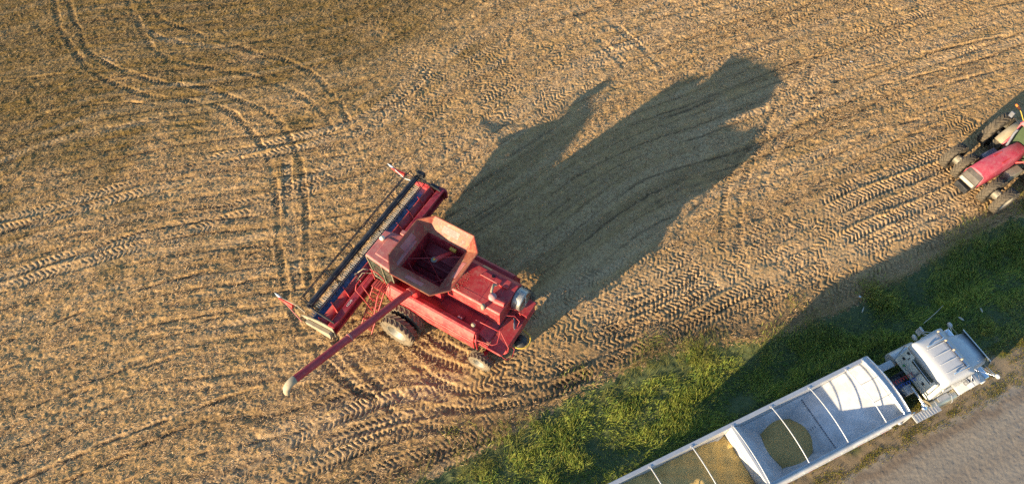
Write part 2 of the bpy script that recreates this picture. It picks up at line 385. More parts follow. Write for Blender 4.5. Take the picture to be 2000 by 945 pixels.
('C',0.58,0.7,[[-3.69,11.45],[-0.94,12.33],[1.62,13.32],[4.28,14.59],[6.89,16.05],[9.72,17.76],[13.6,19.84],[17.11,21.66],[20.39,23.07],[23.57,24.81],[27.43,26.53]]),
('C',0.58,0.6,[[-1.24,13.18],[1.26,14.15],[3.87,15.39],[6.43,16.83],[9.28,18.55],[13.18,20.63],[16.72,22.47],[20.0,23.88],[23.18,25.62],[27.06,27.35]]),
('C',0.58,0.55,[[-10.57,10.43],[-7.62,11.98],[-4.26,13.16],[-1.54,14.03],[0.9,14.97],[3.46,16.19],[5.98,17.6],[8.84,19.33],[12.76,21.43],[16.34,23.29],[19.61,24.69],[22.78,26.43],[26.7,28.17]]),
('C',0.58,0.5,[[-10.99,11.23],[-7.98,12.81],[-4.54,14.01],[-1.84,14.87],[0.54,15.8],[3.04,16.99],[5.53,18.38],[8.4,20.11],[12.34,22.23],[15.95,24.1],[19.21,25.5],[22.38,27.23],[26.33,28.99]]),
('C',0.52,0.6,[[-7.11,23.1],[-5.24,26.07],[-2.6,28.23],[0.34,30.51],[3.78,33.02],[7.01,35.29],[9.78,37.69]]),
('C',0.52,0.5,[[-6.26,22.56],[-4.48,25.41],[-1.98,27.45],[0.94,29.71],[4.36,32.21],[7.62,34.5],[10.44,36.93]]),
('C',0.52,0.55,[[-5.42,22.03],[-3.73,24.75],[-1.35,26.67],[1.54,28.91],[4.94,31.4],[8.23,33.71],[11.09,36.18]]),
('C',0.52,0.5,[[-4.49,21.44],[-2.91,24.02],[-0.66,25.81],[2.2,28.03],[5.59,30.5],[8.91,32.84],[11.81,35.35]]),
('C',0.52,0.45,[[-3.56,20.85],[-2.08,23.3],[0.02,24.95],[2.86,27.15],[6.23,29.61],[9.58,31.97],[12.53,34.51]]),
('C',0.52,0.5,[[-9.22,24.44],[-7.11,27.72],[-4.16,30.18],[-1.16,32.51],[2.32,35.06],[5.47,37.26],[8.15,39.58]]),
('C',0.52,0.4,[[-10.4,25.19],[-8.17,28.64],[-5.04,31.28],[-2.0,33.63],[1.51,36.19],[4.61,38.37],[7.23,40.64]]),
('C',0.48,0.3992836442572403,[[8.23,28.23],[11.0,30.35],[15.86,32.46],[18.95,34.58],[25.58,36.69],[29.41,38.81],[33.97,40.92]]),
('C',0.48,0.3398499849405703,[[8.76,26.69],[10.77,28.81],[14.98,30.92],[22.6,33.04],[24.99,35.15],[28.02,37.27],[35.6,39.38]]),
('C',0.48,0.3969021464029876,[[10.03,24.79],[10.9,26.9],[18.38,29.02],[23.08,31.13],[25.4,33.25],[31.23,35.36],[37.06,37.48]]),
('C',0.48,0.30897165785724084,[[10.11,23.16],[13.2,25.27],[18.93,27.39],[22.86,29.5],[28.94,31.62],[30.15,33.73],[35.6,35.85]]),
('C',0.48,0.44350568382239064,[[9.62,21.71],[13.2,23.82],[19.39,25.94],[24.34,28.05],[29.18,30.17],[31.97,32.28],[38.15,34.4]]),
('C',0.48,0.45145480757816425,[[10.54,20.08],[14.56,22.19],[18.39,24.31],[23.34,26.42],[30.18,28.54],[31.16,30.65],[36.7,32.77]]),
('C',0.48,0.45824397621975826,[[11.86,18.63],[16.4,20.74],[19.44,22.86],[24.83,24.97],[29.48,27.09],[32.14,29.2],[38.88,31.32]]),
('C',0.62,0.75,[[-26.96,19.52],[-25.14,20.04],[-23.07,20.64],[-21.33,21.36],[-19.03,22.19],[-16.64,23.1],[-14.82,24.06],[-13.27,24.53],[-9.87,25.71],[-7.4,27.07],[-5.85,28.81],[-4.57,31.29]]),
('C',0.62,0.75,[[-25.76,16.66],[-24.13,17.31],[-22.07,18.22],[-20.49,18.76],[-18.46,19.62],[-16.96,20.09],[-15.74,20.67],[-13.97,21.46],[-12.43,21.98],[-10.76,22.96],[-8.7,24.6],[-7.07,26.56]]),
('C',0.6,0.8,[[-13.02,7.55],[-10.87,9.25],[-8.79,10.62],[-6.57,11.66],[-4.47,12.28],[-2.16,12.16]]),
('C',0.6,0.8,[[-10.54,7.47],[-8.68,8.8],[-7.13,9.68],[-4.74,10.58],[-2.55,10.93],[-0.49,11.1]]),
('C',0.6,0.8,[[-1.83,12.26],[0.62,13.39],[3.85,14.87],[6.7,16.13],[9.25,17.83],[11.35,19.31],[13.74,20.78],[16.88,22.46],[19.13,23.44],[21.7,24.43],[23.87,25.43]]),
('C',0.6,0.8,[[-0.69,11.54],[1.94,12.57],[4.66,13.86],[7.3,15.34],[10.13,17.05],[13.98,19.11],[17.47,20.92],[20.75,22.33],[23.9,24.07]]),
('C',0.48,0.4,[[-21.0,11.0],[-18.28,12.27],[-15.56,13.54],[-12.85,14.81],[-10.13,16.08]]),
('C',0.48,0.35,[[-21.89,12.9],[-19.17,14.17],[-16.45,15.44],[-13.73,16.71],[-11.02,17.98]]),
('C',0.48,0.45,[[-22.82,14.9],[-20.1,16.16],[-17.38,17.43],[-14.66,18.7],[-11.95,19.97]]),
('C',0.48,0.35,[[-23.71,16.8],[-20.99,18.07],[-18.27,19.34],[-15.55,20.61],[-12.84,21.87]]),
('C',0.48,0.3,[[-24.64,18.79],[-21.92,20.06],[-19.2,21.33],[-16.48,22.6],[-13.77,23.87]])]
FIELD_EDGE = [[-6.04, 6.53], [-4.12, 7.72], [-2.5, 8.49], [-1.06, 9.17], [0.0, 9.81], [1.3, 10.69], [2.42, 11.48], [4.46, 12.42], [6.57, 13.38], [9.14, 13.95], [11.17, 14.05], [13.27, 14.85], [16.06, 16.0], [19.51, 17.97], [23.05, 19.95], [25.72, 21.07]]

ROAD_YAW = .439
RT = np.array([math.cos(ROAD_YAW), math.sin(ROAD_YAW)]); RN = np.array([-RT[1], RT[0]]); RO = np.array([8.859, 8.142])
_es = np.array([[(np.array(e)-RO) @ RT, (np.array(e)-RO) @ RN] for e in FIELD_EDGE])
def sd(x, y):
    dx, dy = x-RO[0], y-RO[1]
    return dx*RT[0]+dy*RT[1], dx*RN[0]+dy*RN[1]
def edge_at(s): return np.interp(s, _es[:, 0], _es[:, 1], left=5.0, right=5.2)

def upsample(shape, cell, seed, amp=1.0):
    """smooth random field on the fine grid: random lattice, cubic-ish interpolation"""
    g = np.random.default_rng(seed); ny, nx = shape
    cy, cx = (cell if isinstance(cell, tuple) else (cell, cell))
    a = g.standard_normal((int(ny/cy)+4, int(nx/cx)+4)).astype(np.float32)
    yy = np.arange(ny)/cy; xx = np.arange(nx)/cx
    iy = yy.astype(int); ix = xx.astype(int); fy = (yy-iy).astype(np.float32); fx = (xx-ix).astype(np.float32)
    fy = fy*fy*(3-2*fy); fx = fx*fx*(3-2*fx)
    r = a[iy][:, ix]*(1-fx)+a[iy][:, ix+1]*fx; r2 = a[iy+1][:, ix]*(1-fx)+a[iy+1][:, ix+1]*fx
    return amp*(r*(1-fy)[:, None]+r2*fy[:, None])

STEP = .045
core_x = np.arange(-35, 35, STEP); core_y = np.arange(3.5, 40, STEP)
def grow(start, sign, lim=900):
    out = []; d = STEP; p = start
    while abs(p-start) < lim: d *= 1.22; p += sign*d; out.append(p)
    return out
gx = np.array(grow(core_x[0], -1)[::-1]+list(core_x)+grow(core_x[-1], 1))
gy = np.array(grow(core_y[0], -1)[::-1]+list(core_y)+grow(core_y[-1], 1))
X, Y = np.meshgrid(gx, gy); X = X.astype(np.float32); Y = Y.astype(np.float32)
shape = X.shape
S, D = sd(X, Y); ED = edge_at(S)

def smooth01(t): t = np.clip(t, 0, 1); return t*t*(3-2*t)
def base_height(s, d):
    ed = edge_at(s)
    down = smooth01((d-1.2)/1.9); up = smooth01((ed+.35-d)/2.0)
    h = -.34*np.minimum(down, up)
    h = h+.14*np.exp(-((d-2.15)/.35)**2)
    far = np.clip(-3-d, 0, 99)
    h = h+.05*smooth01((-1.6-d)/1.6)-.0*far
    return h
Zb = base_height(S, D).astype(np.float32)
infield = smooth01((D-ED+.25)/.5)
onroad = smooth01((-1.95-D)/.35)

rough = np.zeros(shape, np.float32); pressed = np.zeros(shape, np.float32)
crush = np.zeros(shape, np.float32); soil = np.zeros(shape, np.float32)
patchy = upsample(shape, 40, 3); patchy2 = upsample(shape, 14, 4); blot = upsample(shape, 8, 17); wob = upsample(shape, 7, 18, .05)+upsample(shape, 3, 19, .025)
def spline(p, step=.12):
    p = np.array(p, float); q = np.vstack([2*p[0]-p[1], p, 2*p[-1]-p[-2]]); out = []
    for i in range(1, len(q)-2):
        n = max(2, int(np.linalg.norm(q[i+1]-q[i])/step)); t = np.linspace(0, 1, n, endpoint=False)[:, None]
        a, b, c, d = q[i-1], q[i], q[i+1], q[i+2]
        out.append(.5*(2*b+(c-a)*t+(2*a-5*b+4*c-d)*t**2+(3*b-a-3*c+d)*t**3))
    out.append(q[-2][None]); return np.vstack(out)
for ti, (kind, w, st, pts) in enumerate(TRACKS):
    c = spline(pts); seg = np.diff(c, axis=0); ln = np.linalg.norm(seg, axis=1); cum = np.concatenate([[0], np.cumsum(ln)])
    m = w*.5+.35
    x0, x1, y0, y1 = c[:, 0].min()-m, c[:, 0].max()+m, c[:, 1].min()-m, c[:, 1].max()+m
    i0, i1 = np.searchsorted(gx, [x0, x1]); j0, j1 = np.searchsorted(gy, [y0, y1])
    if i1-i0 < 3 or j1-j0 < 3: continue
    best = np.full((j1-j0, i1-i0), 9.0, np.float32); sg = np.zeros_like(best); al = np.zeros_like(best)
    xs, ys = gx[i0:i1], gy[j0:j1]
    for k in range(len(seg)):
        a = c[k]; L = ln[k]
        if L < 1e-6: continue
        u = seg[k]/L
        p0, p1 = np.searchsorted(xs, [min(a[0], c[k+1][0])-m, max(a[0], c[k+1][0])+m])
        q0, q1 = np.searchsorted(ys, [min(a[1], c[k+1][1])-m, max(a[1], c[k+1][1])+m])
        if p1 <= p0 or q1 <= q0: continue
        dx = xs[None, p0:p1]-a[0]; dy = ys[q0:q1, None]-a[1]
        t = np.clip(dx*u[0]+dy*u[1], 0, L); ex = dx-t*u[0]; ey = dy-t*u[1]
        dist = np.hypot(ex, ey); sub = best[q0:q1, p0:p1]; hit = dist < sub
        sub[hit] = dist[hit]; side = -dx*u[1]+dy*u[0]
        sg[q0:q1, p0:p1][hit] = (dist*np.sign(side))[hit]; al[q0:q1, p0:p1][hit] = (cum[k]+t)[hit]
    w = w*1.25 if kind == 'D' else w; h = w/2*(1+.12*patchy2[j0:j1, i0:i1]); best = np.abs(best+wob[j0:j1, i0:i1]*(.6 if kind != 'C' else .35)); ad = np.abs(sg); inside = smooth01((h-best)/.07); total = cum[-1]
    ends = smooth01(np.minimum(al, total-al)/.8)
    sl = (slice(j0, j1), slice(i0, i1))
    mod = np.clip(.85+.45*patchy[sl]+.2*blot[sl], .1, 1.3)*ends*st
    if kind == 'C':
        ph = (al+ad*.75)/.235
        lug = smooth01((np.sin(2*np.pi*(ph+wob[sl]*2.6))+.0)/.75)
        prof = inside*(-.016-.062*lug*mod*np.clip(ad/h*1.6, .4, 1)) + .03*np.exp(-((best-h-.05)/.06)**2)*mod
        rough[sl] += prof*mod; pressed[sl] = np.maximum(pressed[sl], inside*np.minimum(mod, 1)*.75)
        crush[sl] = np.maximum(crush[sl], inside*mod*(.95-.6*lug)); soil[sl] = np.maximum(soil[sl], inside*lug*mod*.32)
    elif kind == 'F':
        md = np.clip(.6+.9*patchy2[sl]+.3*blot[sl], 0, 1.4)*ends*st
        rough[sl] += (-.075*inside+.03*np.exp(-((sg-h-.05)/.07)**2))*md; soil[sl] = np.maximum(soil[sl], inside*md*.5)
    else:
        md = np.clip(.9+.35*patchy2[sl]+.45*blot[sl], .15, 1.4)*ends*st
        ph = al/.21+sg*1.2; lug = .6+.4*np.sin(2*np.pi*ph)
        rough[sl] += (-.052*inside*lug+.012*np.exp(-((best-h-.06)/.08)**2))*md
        soil[sl] = np.maximum(soil[sl], inside*md*.30); pressed[sl] = np.maximum(pressed[sl], inside*.5)

# row-aligned stubble texture: rows run along the road direction
bend = 2.4*smooth01((S+8)/15)*smooth01((D-5)/6)+1.3*smooth01((-S-4)/16)*smooth01((D-6)/8)*np.clip((-S-4)/8, 0, 2)
Dc = (D-bend).astype(np.float32)
u_row = (S/STEP).astype(np.float32); v_row = (Dc/STEP).astype(np.float32)
def lattice(u, v, cu, cv, seed):
    g = np.random.default_rng(seed); a = g.standard_normal((512, 512)).astype(np.float32)
    uu = u/cu; vv = v/cv; iu = np.floor(uu).astype(int); iv = np.floor(vv).astype(int)
    fu = (uu-iu); fv = (vv-iv); fu = fu*fu*(3-2*fu); fv = fv*fv*(3-2*fv)
    A = a[iu % 512, iv % 512]*(1-fu)+a[(iu+1) % 512, iv % 512]*fu
    B = a[iu % 512, (iv+1) % 512]*(1-fu)+a[(iu+1) % 512, (iv+1) % 512]*fu
    return A*(1-fv)+B*fv
clod = .005*rng.standard_normal(shape).astype(np.float32)+upsample(shape, 1.9, 5, .010)+upsample(shape, 3.3, 6, .0095)+upsample(shape, 9, 7, .009)
clod += .013*lattice(u_row, v_row, 9, 3.0, 8)+.011*lattice(u_row, v_row, 40, 5.0, 9)
swell = upsample(shape, 60, 10, .008)+upsample(shape, 200, 12, .016)
def chevron_field(u, v, lane, pitch, seed):
    warp = upsample(shape, 18, seed, .12)+upsample(shape, 5, seed+1, .05)+upsample(shape, 2.5, seed+9, .02)
    vv = (v+upsample(shape, 60, seed+2, .25))/lane; tri = np.abs(vv-np.floor(vv)-.5)*2
    ph = (u+warp+.38*lane*tri)/pitch
    return smooth01((np.sin(2*np.pi*ph)+.0)/.8), np.clip(.5+.5*upsample(shape, 22, seed+3)+.35*upsample(shape, 7, seed+4), 0, 1.25)
lugA, mA = chevron_field(S, D, .66, .25, 61)
zoneA = smooth01((7.5-(D-ED))/3)*smooth01((S+13)/5)*smooth01((D-ED)/.8)
ca, sa = math.cos(R(47)), math.sin(R(47))
lugB, mB = chevron_field(X*ca+Y*sa, -X*sa+Y*ca, .7, .26, 71)
zoneB = np.exp(-(((X+.5)/7.5)**2+((Y-29.5)/4.5)**2)**2)*.8
lugC, mC = chevron_field(S, D, .75, .26, 81)
zoneC = smooth01((X-6)/7)*smooth01((D-ED-6)/3)*.6
pressed = np.maximum(pressed, np.clip(.7*zoneA+.5*zoneB+.35*zoneC, 0, .8))
rough += -.050*lugA*mA*zoneA*(1-.6*np.clip(crush*1.5, 0, 1)) - .050*lugB*mB*zoneB - .052*lugC*mC*zoneC
soil = np.maximum(soil, .34*lugA*mA*zoneA+.2*lugB*mB*zoneB)
rowv = Dc+upsample(shape, 160, 95, .22)+upsample(shape, 40, 96, .05)+upsample(shape, 6, 97, .02)
def gap(spacing, wd, seed, cu, bias):
    q = rowv/spacing; g_ = np.exp(-((q-np.floor(q)-.5)*spacing/wd)**2)
    lane = np.random.default_rng(seed).uniform(.3, 1.2, 400)[np.floor(q).astype(int) % 400]
    return g_*np.clip((bias+.75*lattice(u_row, v_row, cu, 7, seed+1)+.35*blot)*lane, 0, 1.2)
rows = (gap(.76, .062, 101, 90, .85)+.9*gap(2.35, .12, 111, 70, .55))*(1-.85*zoneA)*(1-.6*zoneB)
rough += -.026*rows
soil = np.maximum(soil, np.clip(.8*rows, 0, .85))
streak = .5*lattice(u_row, v_row, 34, 3.2, 121)+.5*lattice(u_row, v_row, 90, 6, 122)
band = lattice(u_row, v_row, 330, 15, 131)+.6*lattice(u_row, v_row, 200, 7, 132)
fieldh = .95*clod*(1-.5*pressed)+.010*streak+.011*np.cos(2*np.pi*rowv/.76)*(1-zoneA)*(1-.6*zoneB)*np.clip(.8+.5*patchy, 0, 1.4)+rough+swell
vergeh = (upsample(shape, 5, 13, .02)+upsample(shape, 16, 14, .03))*(.25+.75*smooth01((D+.3)/.8))
wear = np.exp(-((D+3.1)/.5)**2)+np.exp(-((D+5.0)/.5)**2)
roadh = .003*rng.standard_normal(shape).astype(np.float32)+upsample(shape, 3, 15, .003)+upsample(shape, 24, 16, .003)-.015*wear-.0*D
corew = ((X > -35) & (X < 35) & (Y > 3.5) & (Y < 40))
fade = np.where(corew, 1.0, .0).astype(np.float32)
Z = Zb+fade*(fieldh*infield+(1-infield)*(vergeh*(1-onroad)+roadh*onroad))
# tint channels
ax = X; ay = Y
oliv = smooth01((ay-24.5-.38*(ax+8)+3.2*patchy+1.5*band)/11.0)*smooth01((3-ax+2*patchy2)/12)
oliv = np.clip(1.15*oliv+.25*smooth01((patchy-.3)/1.2), 0, 1)
head = smooth01((6-(D-ED))/4)*smooth01((D-ED)/.8)
stripe = np.clip(np.cos(2*np.pi*rowv/.76), 0, 1)**1.5*(1-zoneA)*(1-.5*zoneB)*np.clip(.6+.5*lattice(u_row, v_row, 70, 17, 141), 0, 1.2)
crush = np.clip(crush+.24*stripe+.36*np.clip(band-.15, 0, 1.4)+.45*head*smooth01((S+8)/10)+.18*np.clip(patchy2, 0, 1), 0, 1)
tint = np.zeros((*shape, 3), np.float32)
dirt = smooth01((3.4-(D-ED))/2.2)*smooth01((D-ED)/.5)*smooth01((13-S)/8)
tint[..., 0] = crush*(1-.6*dirt); tint[..., 1] = oliv*(1-pressed*.3); tint[..., 2] = np.clip(soil+.34*dirt+.26*np.clip(-band-.2, 0, 1.4)*(1-.5*zoneA)+20*.01*np.clip(streak-.25, 0, 1.2)+.35*np.exp(-((D-ED-.5)/.6)**2), 0, 1)
vt = np.zeros_like(tint); vt[..., 0] = smooth01((-.2-D+.5*patchy2)/.9)
rtint = np.zeros_like(tint); rtint[..., 2] = np.clip(.9*np.exp(-((D+2.45+.12*patchy2)/.22)**2)+.35*np.exp(-((D+4.1)/.3)**2)+.34*np.clip(lattice(u_row, v_row, 150, 4.5, 91)+.4*lattice(u_row, v_row, 60, 12, 92), 0, 1.6), 0, 1)

ny, nx = shape
idx = np.arange(ny*nx).reshape(ny, nx)
quads = np.stack([idx[:-1, :-1], idx[:-1, 1:], idx[1:, 1:], idx[1:, :-1]], -1).reshape(-1, 4)
jit = .12*upsample(shape, 6, 21)+.08*upsample(shape, 2.2, 22)
reg = np.where(D+jit*.9-ED > 0, 0, np.where(D+jit*.8 < -2.05, 2, 1))[:-1, :-1].ravel()
verts = np.stack([X, Y, Z], -1).reshape(-1, 3)
for r_, nm, mt, tn, lab in ((0, 'field', M['field'], tint, 'harvested soybean field of tan stubble with tyre tracks'),
                       (1, 'grass_verge', M['verge'], vt, 'roadside verge with a shallow ditch'),
                       (2, 'gravel_road', M['road'], rtint, 'pale gravel road beside the truck')):
    q = quads[reg == r_]; used = np.unique(q); remap = np.zeros(len(verts), np.int32); remap[used] = np.arange(len(used), dtype=np.int32)
    o = raw_mesh(nm, verts[used], remap[q].ravel(), np.full(len(q), 4), mt, tn.reshape(-1, 3)[used], smooth=True)
    tag(o, lab, None, None, 'structure')

def ground_z(x, y):
    i = np.clip(np.searchsorted(gx, x)-1, 0, nx-2); j = np.clip(np.searchsorted(gy, y)-1, 0, ny-2)
    fx = (x-gx[i])/(gx[i+1]-gx[i]); fy = (y-gy[j])/(gy[j+1]-gy[j])
    return (Z[j, i]*(1-fx)*(1-fy)+Z[j, i+1]*fx*(1-fy)+Z[j+1, i]*(1-fx)*fy+Z[j+1, i+1]*fx*fy)
def near(arr, x, y):
    i = np.clip(np.searchsorted(gx, x), 0, nx-1); j = np.clip(np.searchsorted(gy, y), 0, ny-1); return arr[j, i]

# --- loose straw on the field
def visible(x, y, m=3):
    return (np.abs(x) < 20.6+(y-7.8)*.366+m) & (y > 6.5) & (y < 38.5)
N = 480000
sx = rng.uniform(-34, 34, N); sy = rng.uniform(6.5, 38.5, N)
s_, d_ = sd(sx, sy); pr = near(pressed, sx, sy); pt = near(patchy2, sx, sy)
keep = visible(sx, sy) & (d_ > edge_at(s_)-.1) & (rng.random(N) < np.clip(.75+.25*pt-.85*pr, .06, 1))
sx, sy = sx[keep], sy[keep]; n = len(sx)
ln_ = rng.uniform(.05, .19, n); ang = ROAD_YAW+rng.normal(0, 1.0, n); tilt = np.abs(rng.normal(0, .22, n)); stand = rng.random(n) < .14
tilt[stand] = rng.uniform(.5, 1.3, stand.sum()); ln_[stand] *= .75
wd = rng.uniform(.005, .010, n)
dx, dy, dz = np.cos(ang)*np.cos(tilt)*ln_, np.sin(ang)*np.cos(tilt)*ln_, np.sin(tilt)*ln_
pxv, pyv = -np.sin(ang)*wd, np.cos(ang)*wd
z0 = ground_z(sx, sy)+.004+rng.uniform(0, .012, n)
v = np.zeros((n, 4, 3))
v[:, 0] = np.stack([sx-pxv, sy-pyv, z0], 1); v[:, 1] = np.stack([sx+pxv, sy+pyv, z0+wd*.8], 1)
v[:, 2] = np.stack([sx+pxv*.6+dx, sy+pyv*.6+dy, z0+dz+wd*.5], 1); v[:, 3] = np.stack([sx-pxv*.6+dx, sy-pyv*.6+dy, z0+dz], 1)
pal = np.array([(0.450, 0.290, 0.148), (0.500, 0.339, 0.187), (0.330, 0.202, 0.094), (0.540, 0.387, 0.234), (0.220, 0.123, 0.055), (0.420, 0.290, 0.109)])
ci = rng.choice(6, n, p=[.32, .2, .18, .09, .15, .06]); cc = pal[ci]*rng.uniform(.8, 1.15, (n, 1))
ol = near(oliv, sx, sy)[:, None]; cc = cc*(1-.62*ol)+np.array([.22, .155, .055])*.45*ol
tag(raw_mesh('straw', v.reshape(-1, 3), np.arange(4*n), np.full(n, 4), M['straw'], np.repeat(cc, 4, 0)),
    'loose chopped straw and cut stubble over the field', None, None, 'stuff')

# --- grass: curved blades
def blades(x, y, hgt, width, lean, ldir, cols, name, lab, zoff=-.01):
    n = len(x); ts = np.array([0, .4, .75, 1.0]); wf = np.array([1, .85, .5, 0])
    z0 = ground_z(x, y)+zoff; yaw = rng.uniform(0, 2*np.pi, n)
    px, py = np.cos(yaw), np.sin(yaw); lx, ly = np.cos(ldir), np.sin(ldir)
    V = np.zeros((n, 7, 3)); C = np.zeros((n, 7, 3)); k = 0
    for t, w in zip(ts, wf):
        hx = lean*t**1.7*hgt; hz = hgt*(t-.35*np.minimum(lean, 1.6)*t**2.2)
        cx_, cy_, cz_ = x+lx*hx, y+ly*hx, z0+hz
        cl = cols*(.72+.33*t)+t*t*np.array([.10, .085, .005])  # yellowish tips, lightened further to put a sunlit look into the colour
        if w > 0:
            V[:, k] = np.stack([cx_-px*width*w, cy_-py*width*w, cz_], 1); V[:, k+1] = np.stack([cx_+px*width*w, cy_+py*width*w, cz_], 1)
            C[:, k] = cl; C[:, k+1] = cl; k += 2
        else:
            V[:, k] = np.stack([cx_, cy_, cz_], 1); C[:, k] = cl
    f = np.array([0, 1, 3, 2, 2, 3, 5, 4, 4, 5, 6]); F = (f[None]+7*np.arange(n)[:, None]).ravel()
    return tag(raw_mesh(name, V.reshape(-1, 3), F, np.tile([4, 4, 3], n), M['blade'], C.reshape(-1, 3)), lab, None, None, 'stuff')

def in_verge(nn, s0=-19, s1=24, d0=-.6, d1=7.0):
    s = rng.uniform(s0, s1, nn); d = rng.uniform(d0, d1, nn)
    return RO[0]+s*RT[0]+d*RN[0], RO[1]+s*RT[1]+d*RN[1], s, d
gxx, gyy, gs, gd = in_verge(290000)
cl1 = lattice(gs, gd, .75, .6, 31); cl2 = lattice(gs, gd, 1.8, 1.1, 32); cl3 = lattice(gs, gd, .22, .2, 33)
e_ = edge_at(gs)
dens = np.clip(.56+.2*cl1+.2*cl2, .08, 1)*smooth01((gd+.55)/.5)*(.88*smooth01((e_-gd+.1+.45*cl2)/1.3)+.12*smooth01((e_-gd+1.0+.6*cl2)/1.2))
k_ = (rng.random(len(gs)) < dens) & visible(gxx, gyy, 5)
gxx, gyy, gs, gd, cl1, cl2, cl3, e_ = [a[k_] for a in (gxx, gyy, gs, gd, cl1, cl2, cl3, e_)]
n = len(gs)
mid = smooth01((gd-.7)/.8)
hg = np.clip((.10+.09*mid+.06*cl2+.055*cl1+.12*np.exp(-((gd-2.1)/.35)**2))*rng.uniform(.6, 1.5, n), .06, .8)
g1 = np.array([.22, .325, .066]); g2 = np.array([.43, .475, .095]); g3 = np.array([.38, .36, .10]); g4 = np.array([.09, .21, .075])
mixv = np.clip(.5+.35*cl3+.2*cl1, 0, 1)[:, None]
cg = g1*(1-mixv)+g2*mixv
dk = np.clip(.5*(1-mid)+.0, 0, 1)[:, None]; cg = cg*(1-.0*dk)
yel = (rng.random(n) < np.clip(.18+.35*smooth01((gd-e_+1.0)/1.0)+.35*(1-mid)+.12*cl2, 0, .7))
cg[yel] = g3*rng.uniform(.7, 1.3, (yel.sum(), 1))
dkm = rng.random(n) < .15; cg[dkm & ~yel] = g4
cg *= rng.uniform(.8, 1.2, (n, 1))
ld = 1.1*cl1+1.9*cl2+rng.normal(0, .8, n)+.7
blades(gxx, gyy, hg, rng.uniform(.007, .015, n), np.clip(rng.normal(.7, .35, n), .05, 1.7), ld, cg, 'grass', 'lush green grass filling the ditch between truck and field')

# shoulder growth: short yellowish tufts between truck and gravel
gxx, gyy, gs, gd = in_verge(150000, -8, 21, -2.3, -.1)
c1 = lattice(gs, gd, .5, .22, 41); c2 = lattice(gs, gd, 1.6, .4, 42)
band = np.exp(-((gd+1.8)/.25)**2)*.7+.8*smooth01((gd+1.45)/.5)
k_ = (rng.random(len(gs)) < np.clip(band*(.55+.45*c1+.2*c2), 0, 1)) & visible(gxx, gyy, 2.0)
gxx, gyy, gd, c1 = gxx[k_], gyy[k_], gd[k_], c1[k_]; n = len(gxx)
cg = np.where((rng.random(n) < .75)[:, None], np.array([.24, .235, .04]), np.array([.34, .23, .10]))*rng.uniform(.65, 1.3, (n, 1))
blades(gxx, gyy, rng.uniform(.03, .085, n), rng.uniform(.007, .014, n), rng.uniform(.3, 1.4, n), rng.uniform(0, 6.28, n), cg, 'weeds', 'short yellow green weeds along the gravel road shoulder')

# dry grass lying along the field margin
gxx, gyy, gs, gd = in_verge(16000, -16, 22, 3.2, 7.2)
e_ = edge_at(gs); c1 = lattice(gs, gd, 1.5, .8, 51)
k_ = (rng.random(len(gs)) < np.clip(np.exp(-((gd-e_+.25)/.55)**2)*(.35+.7*c1), 0, 1)) & visible(gxx, gyy)
gxx, gyy, c1, gs = gxx[k_], gyy[k_], c1[k_], gs[k_]; n = len(gxx)
cg = np.array([.30, .29, .085])*rng.uniform(.6, 1.25, (n, 1))
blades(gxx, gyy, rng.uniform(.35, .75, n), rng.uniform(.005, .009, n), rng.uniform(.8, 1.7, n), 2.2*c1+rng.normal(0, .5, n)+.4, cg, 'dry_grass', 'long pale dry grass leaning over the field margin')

# pebbles on the gravel
N = 13000
s = rng.uniform(-6, 22, N); d = rng.uniform(-9, -1.9, N)
x = RO[0]+s*RT[0]+d*RN[0]; y = RO[1]+s*RT[1]+d*RN[1]; k_ = visible(x, y) & (rng.random(N) < .5+.5*np.exp(-((d+2.3)/.4)**2)); x, y = x[k_], y[k_]; n = len(x)
r = rng.uniform(.006, .017, n); a = rng.uniform(0, 6.28, n); zz = ground_z(x, y)
V = np.zeros((n, 5, 3))
for i in range(4):
    V[:, i] = np.stack([x+r*np.cos(a+i*1.57), y+r*.8*np.sin(a+i*1.57), zz-.003], 1)
V[:, 4] = np.stack([x+r*.2, y, zz+r*.8], 1)
F = (np.array([0, 1, 4, 1, 2, 4, 2, 3, 4, 3, 0, 4])[None]+5*np.arange(n)[:, None]).ravel()
pc = np.array([.31, .255, .195])*rng.uniform(.55, 1.35, (n, 1))
tag(raw_mesh('gravel', V.reshape(-1, 3), F, np.full(4*n, 3), M['straw'], np.repeat(pc, 5, 0)), 'loose stones on the pale gravel road', None, None, 'stuff')

def at(s, d): return (RO[0]+s*RT[0]+d*RN[0], RO[1]+s*RT[1]+d*RN[1])

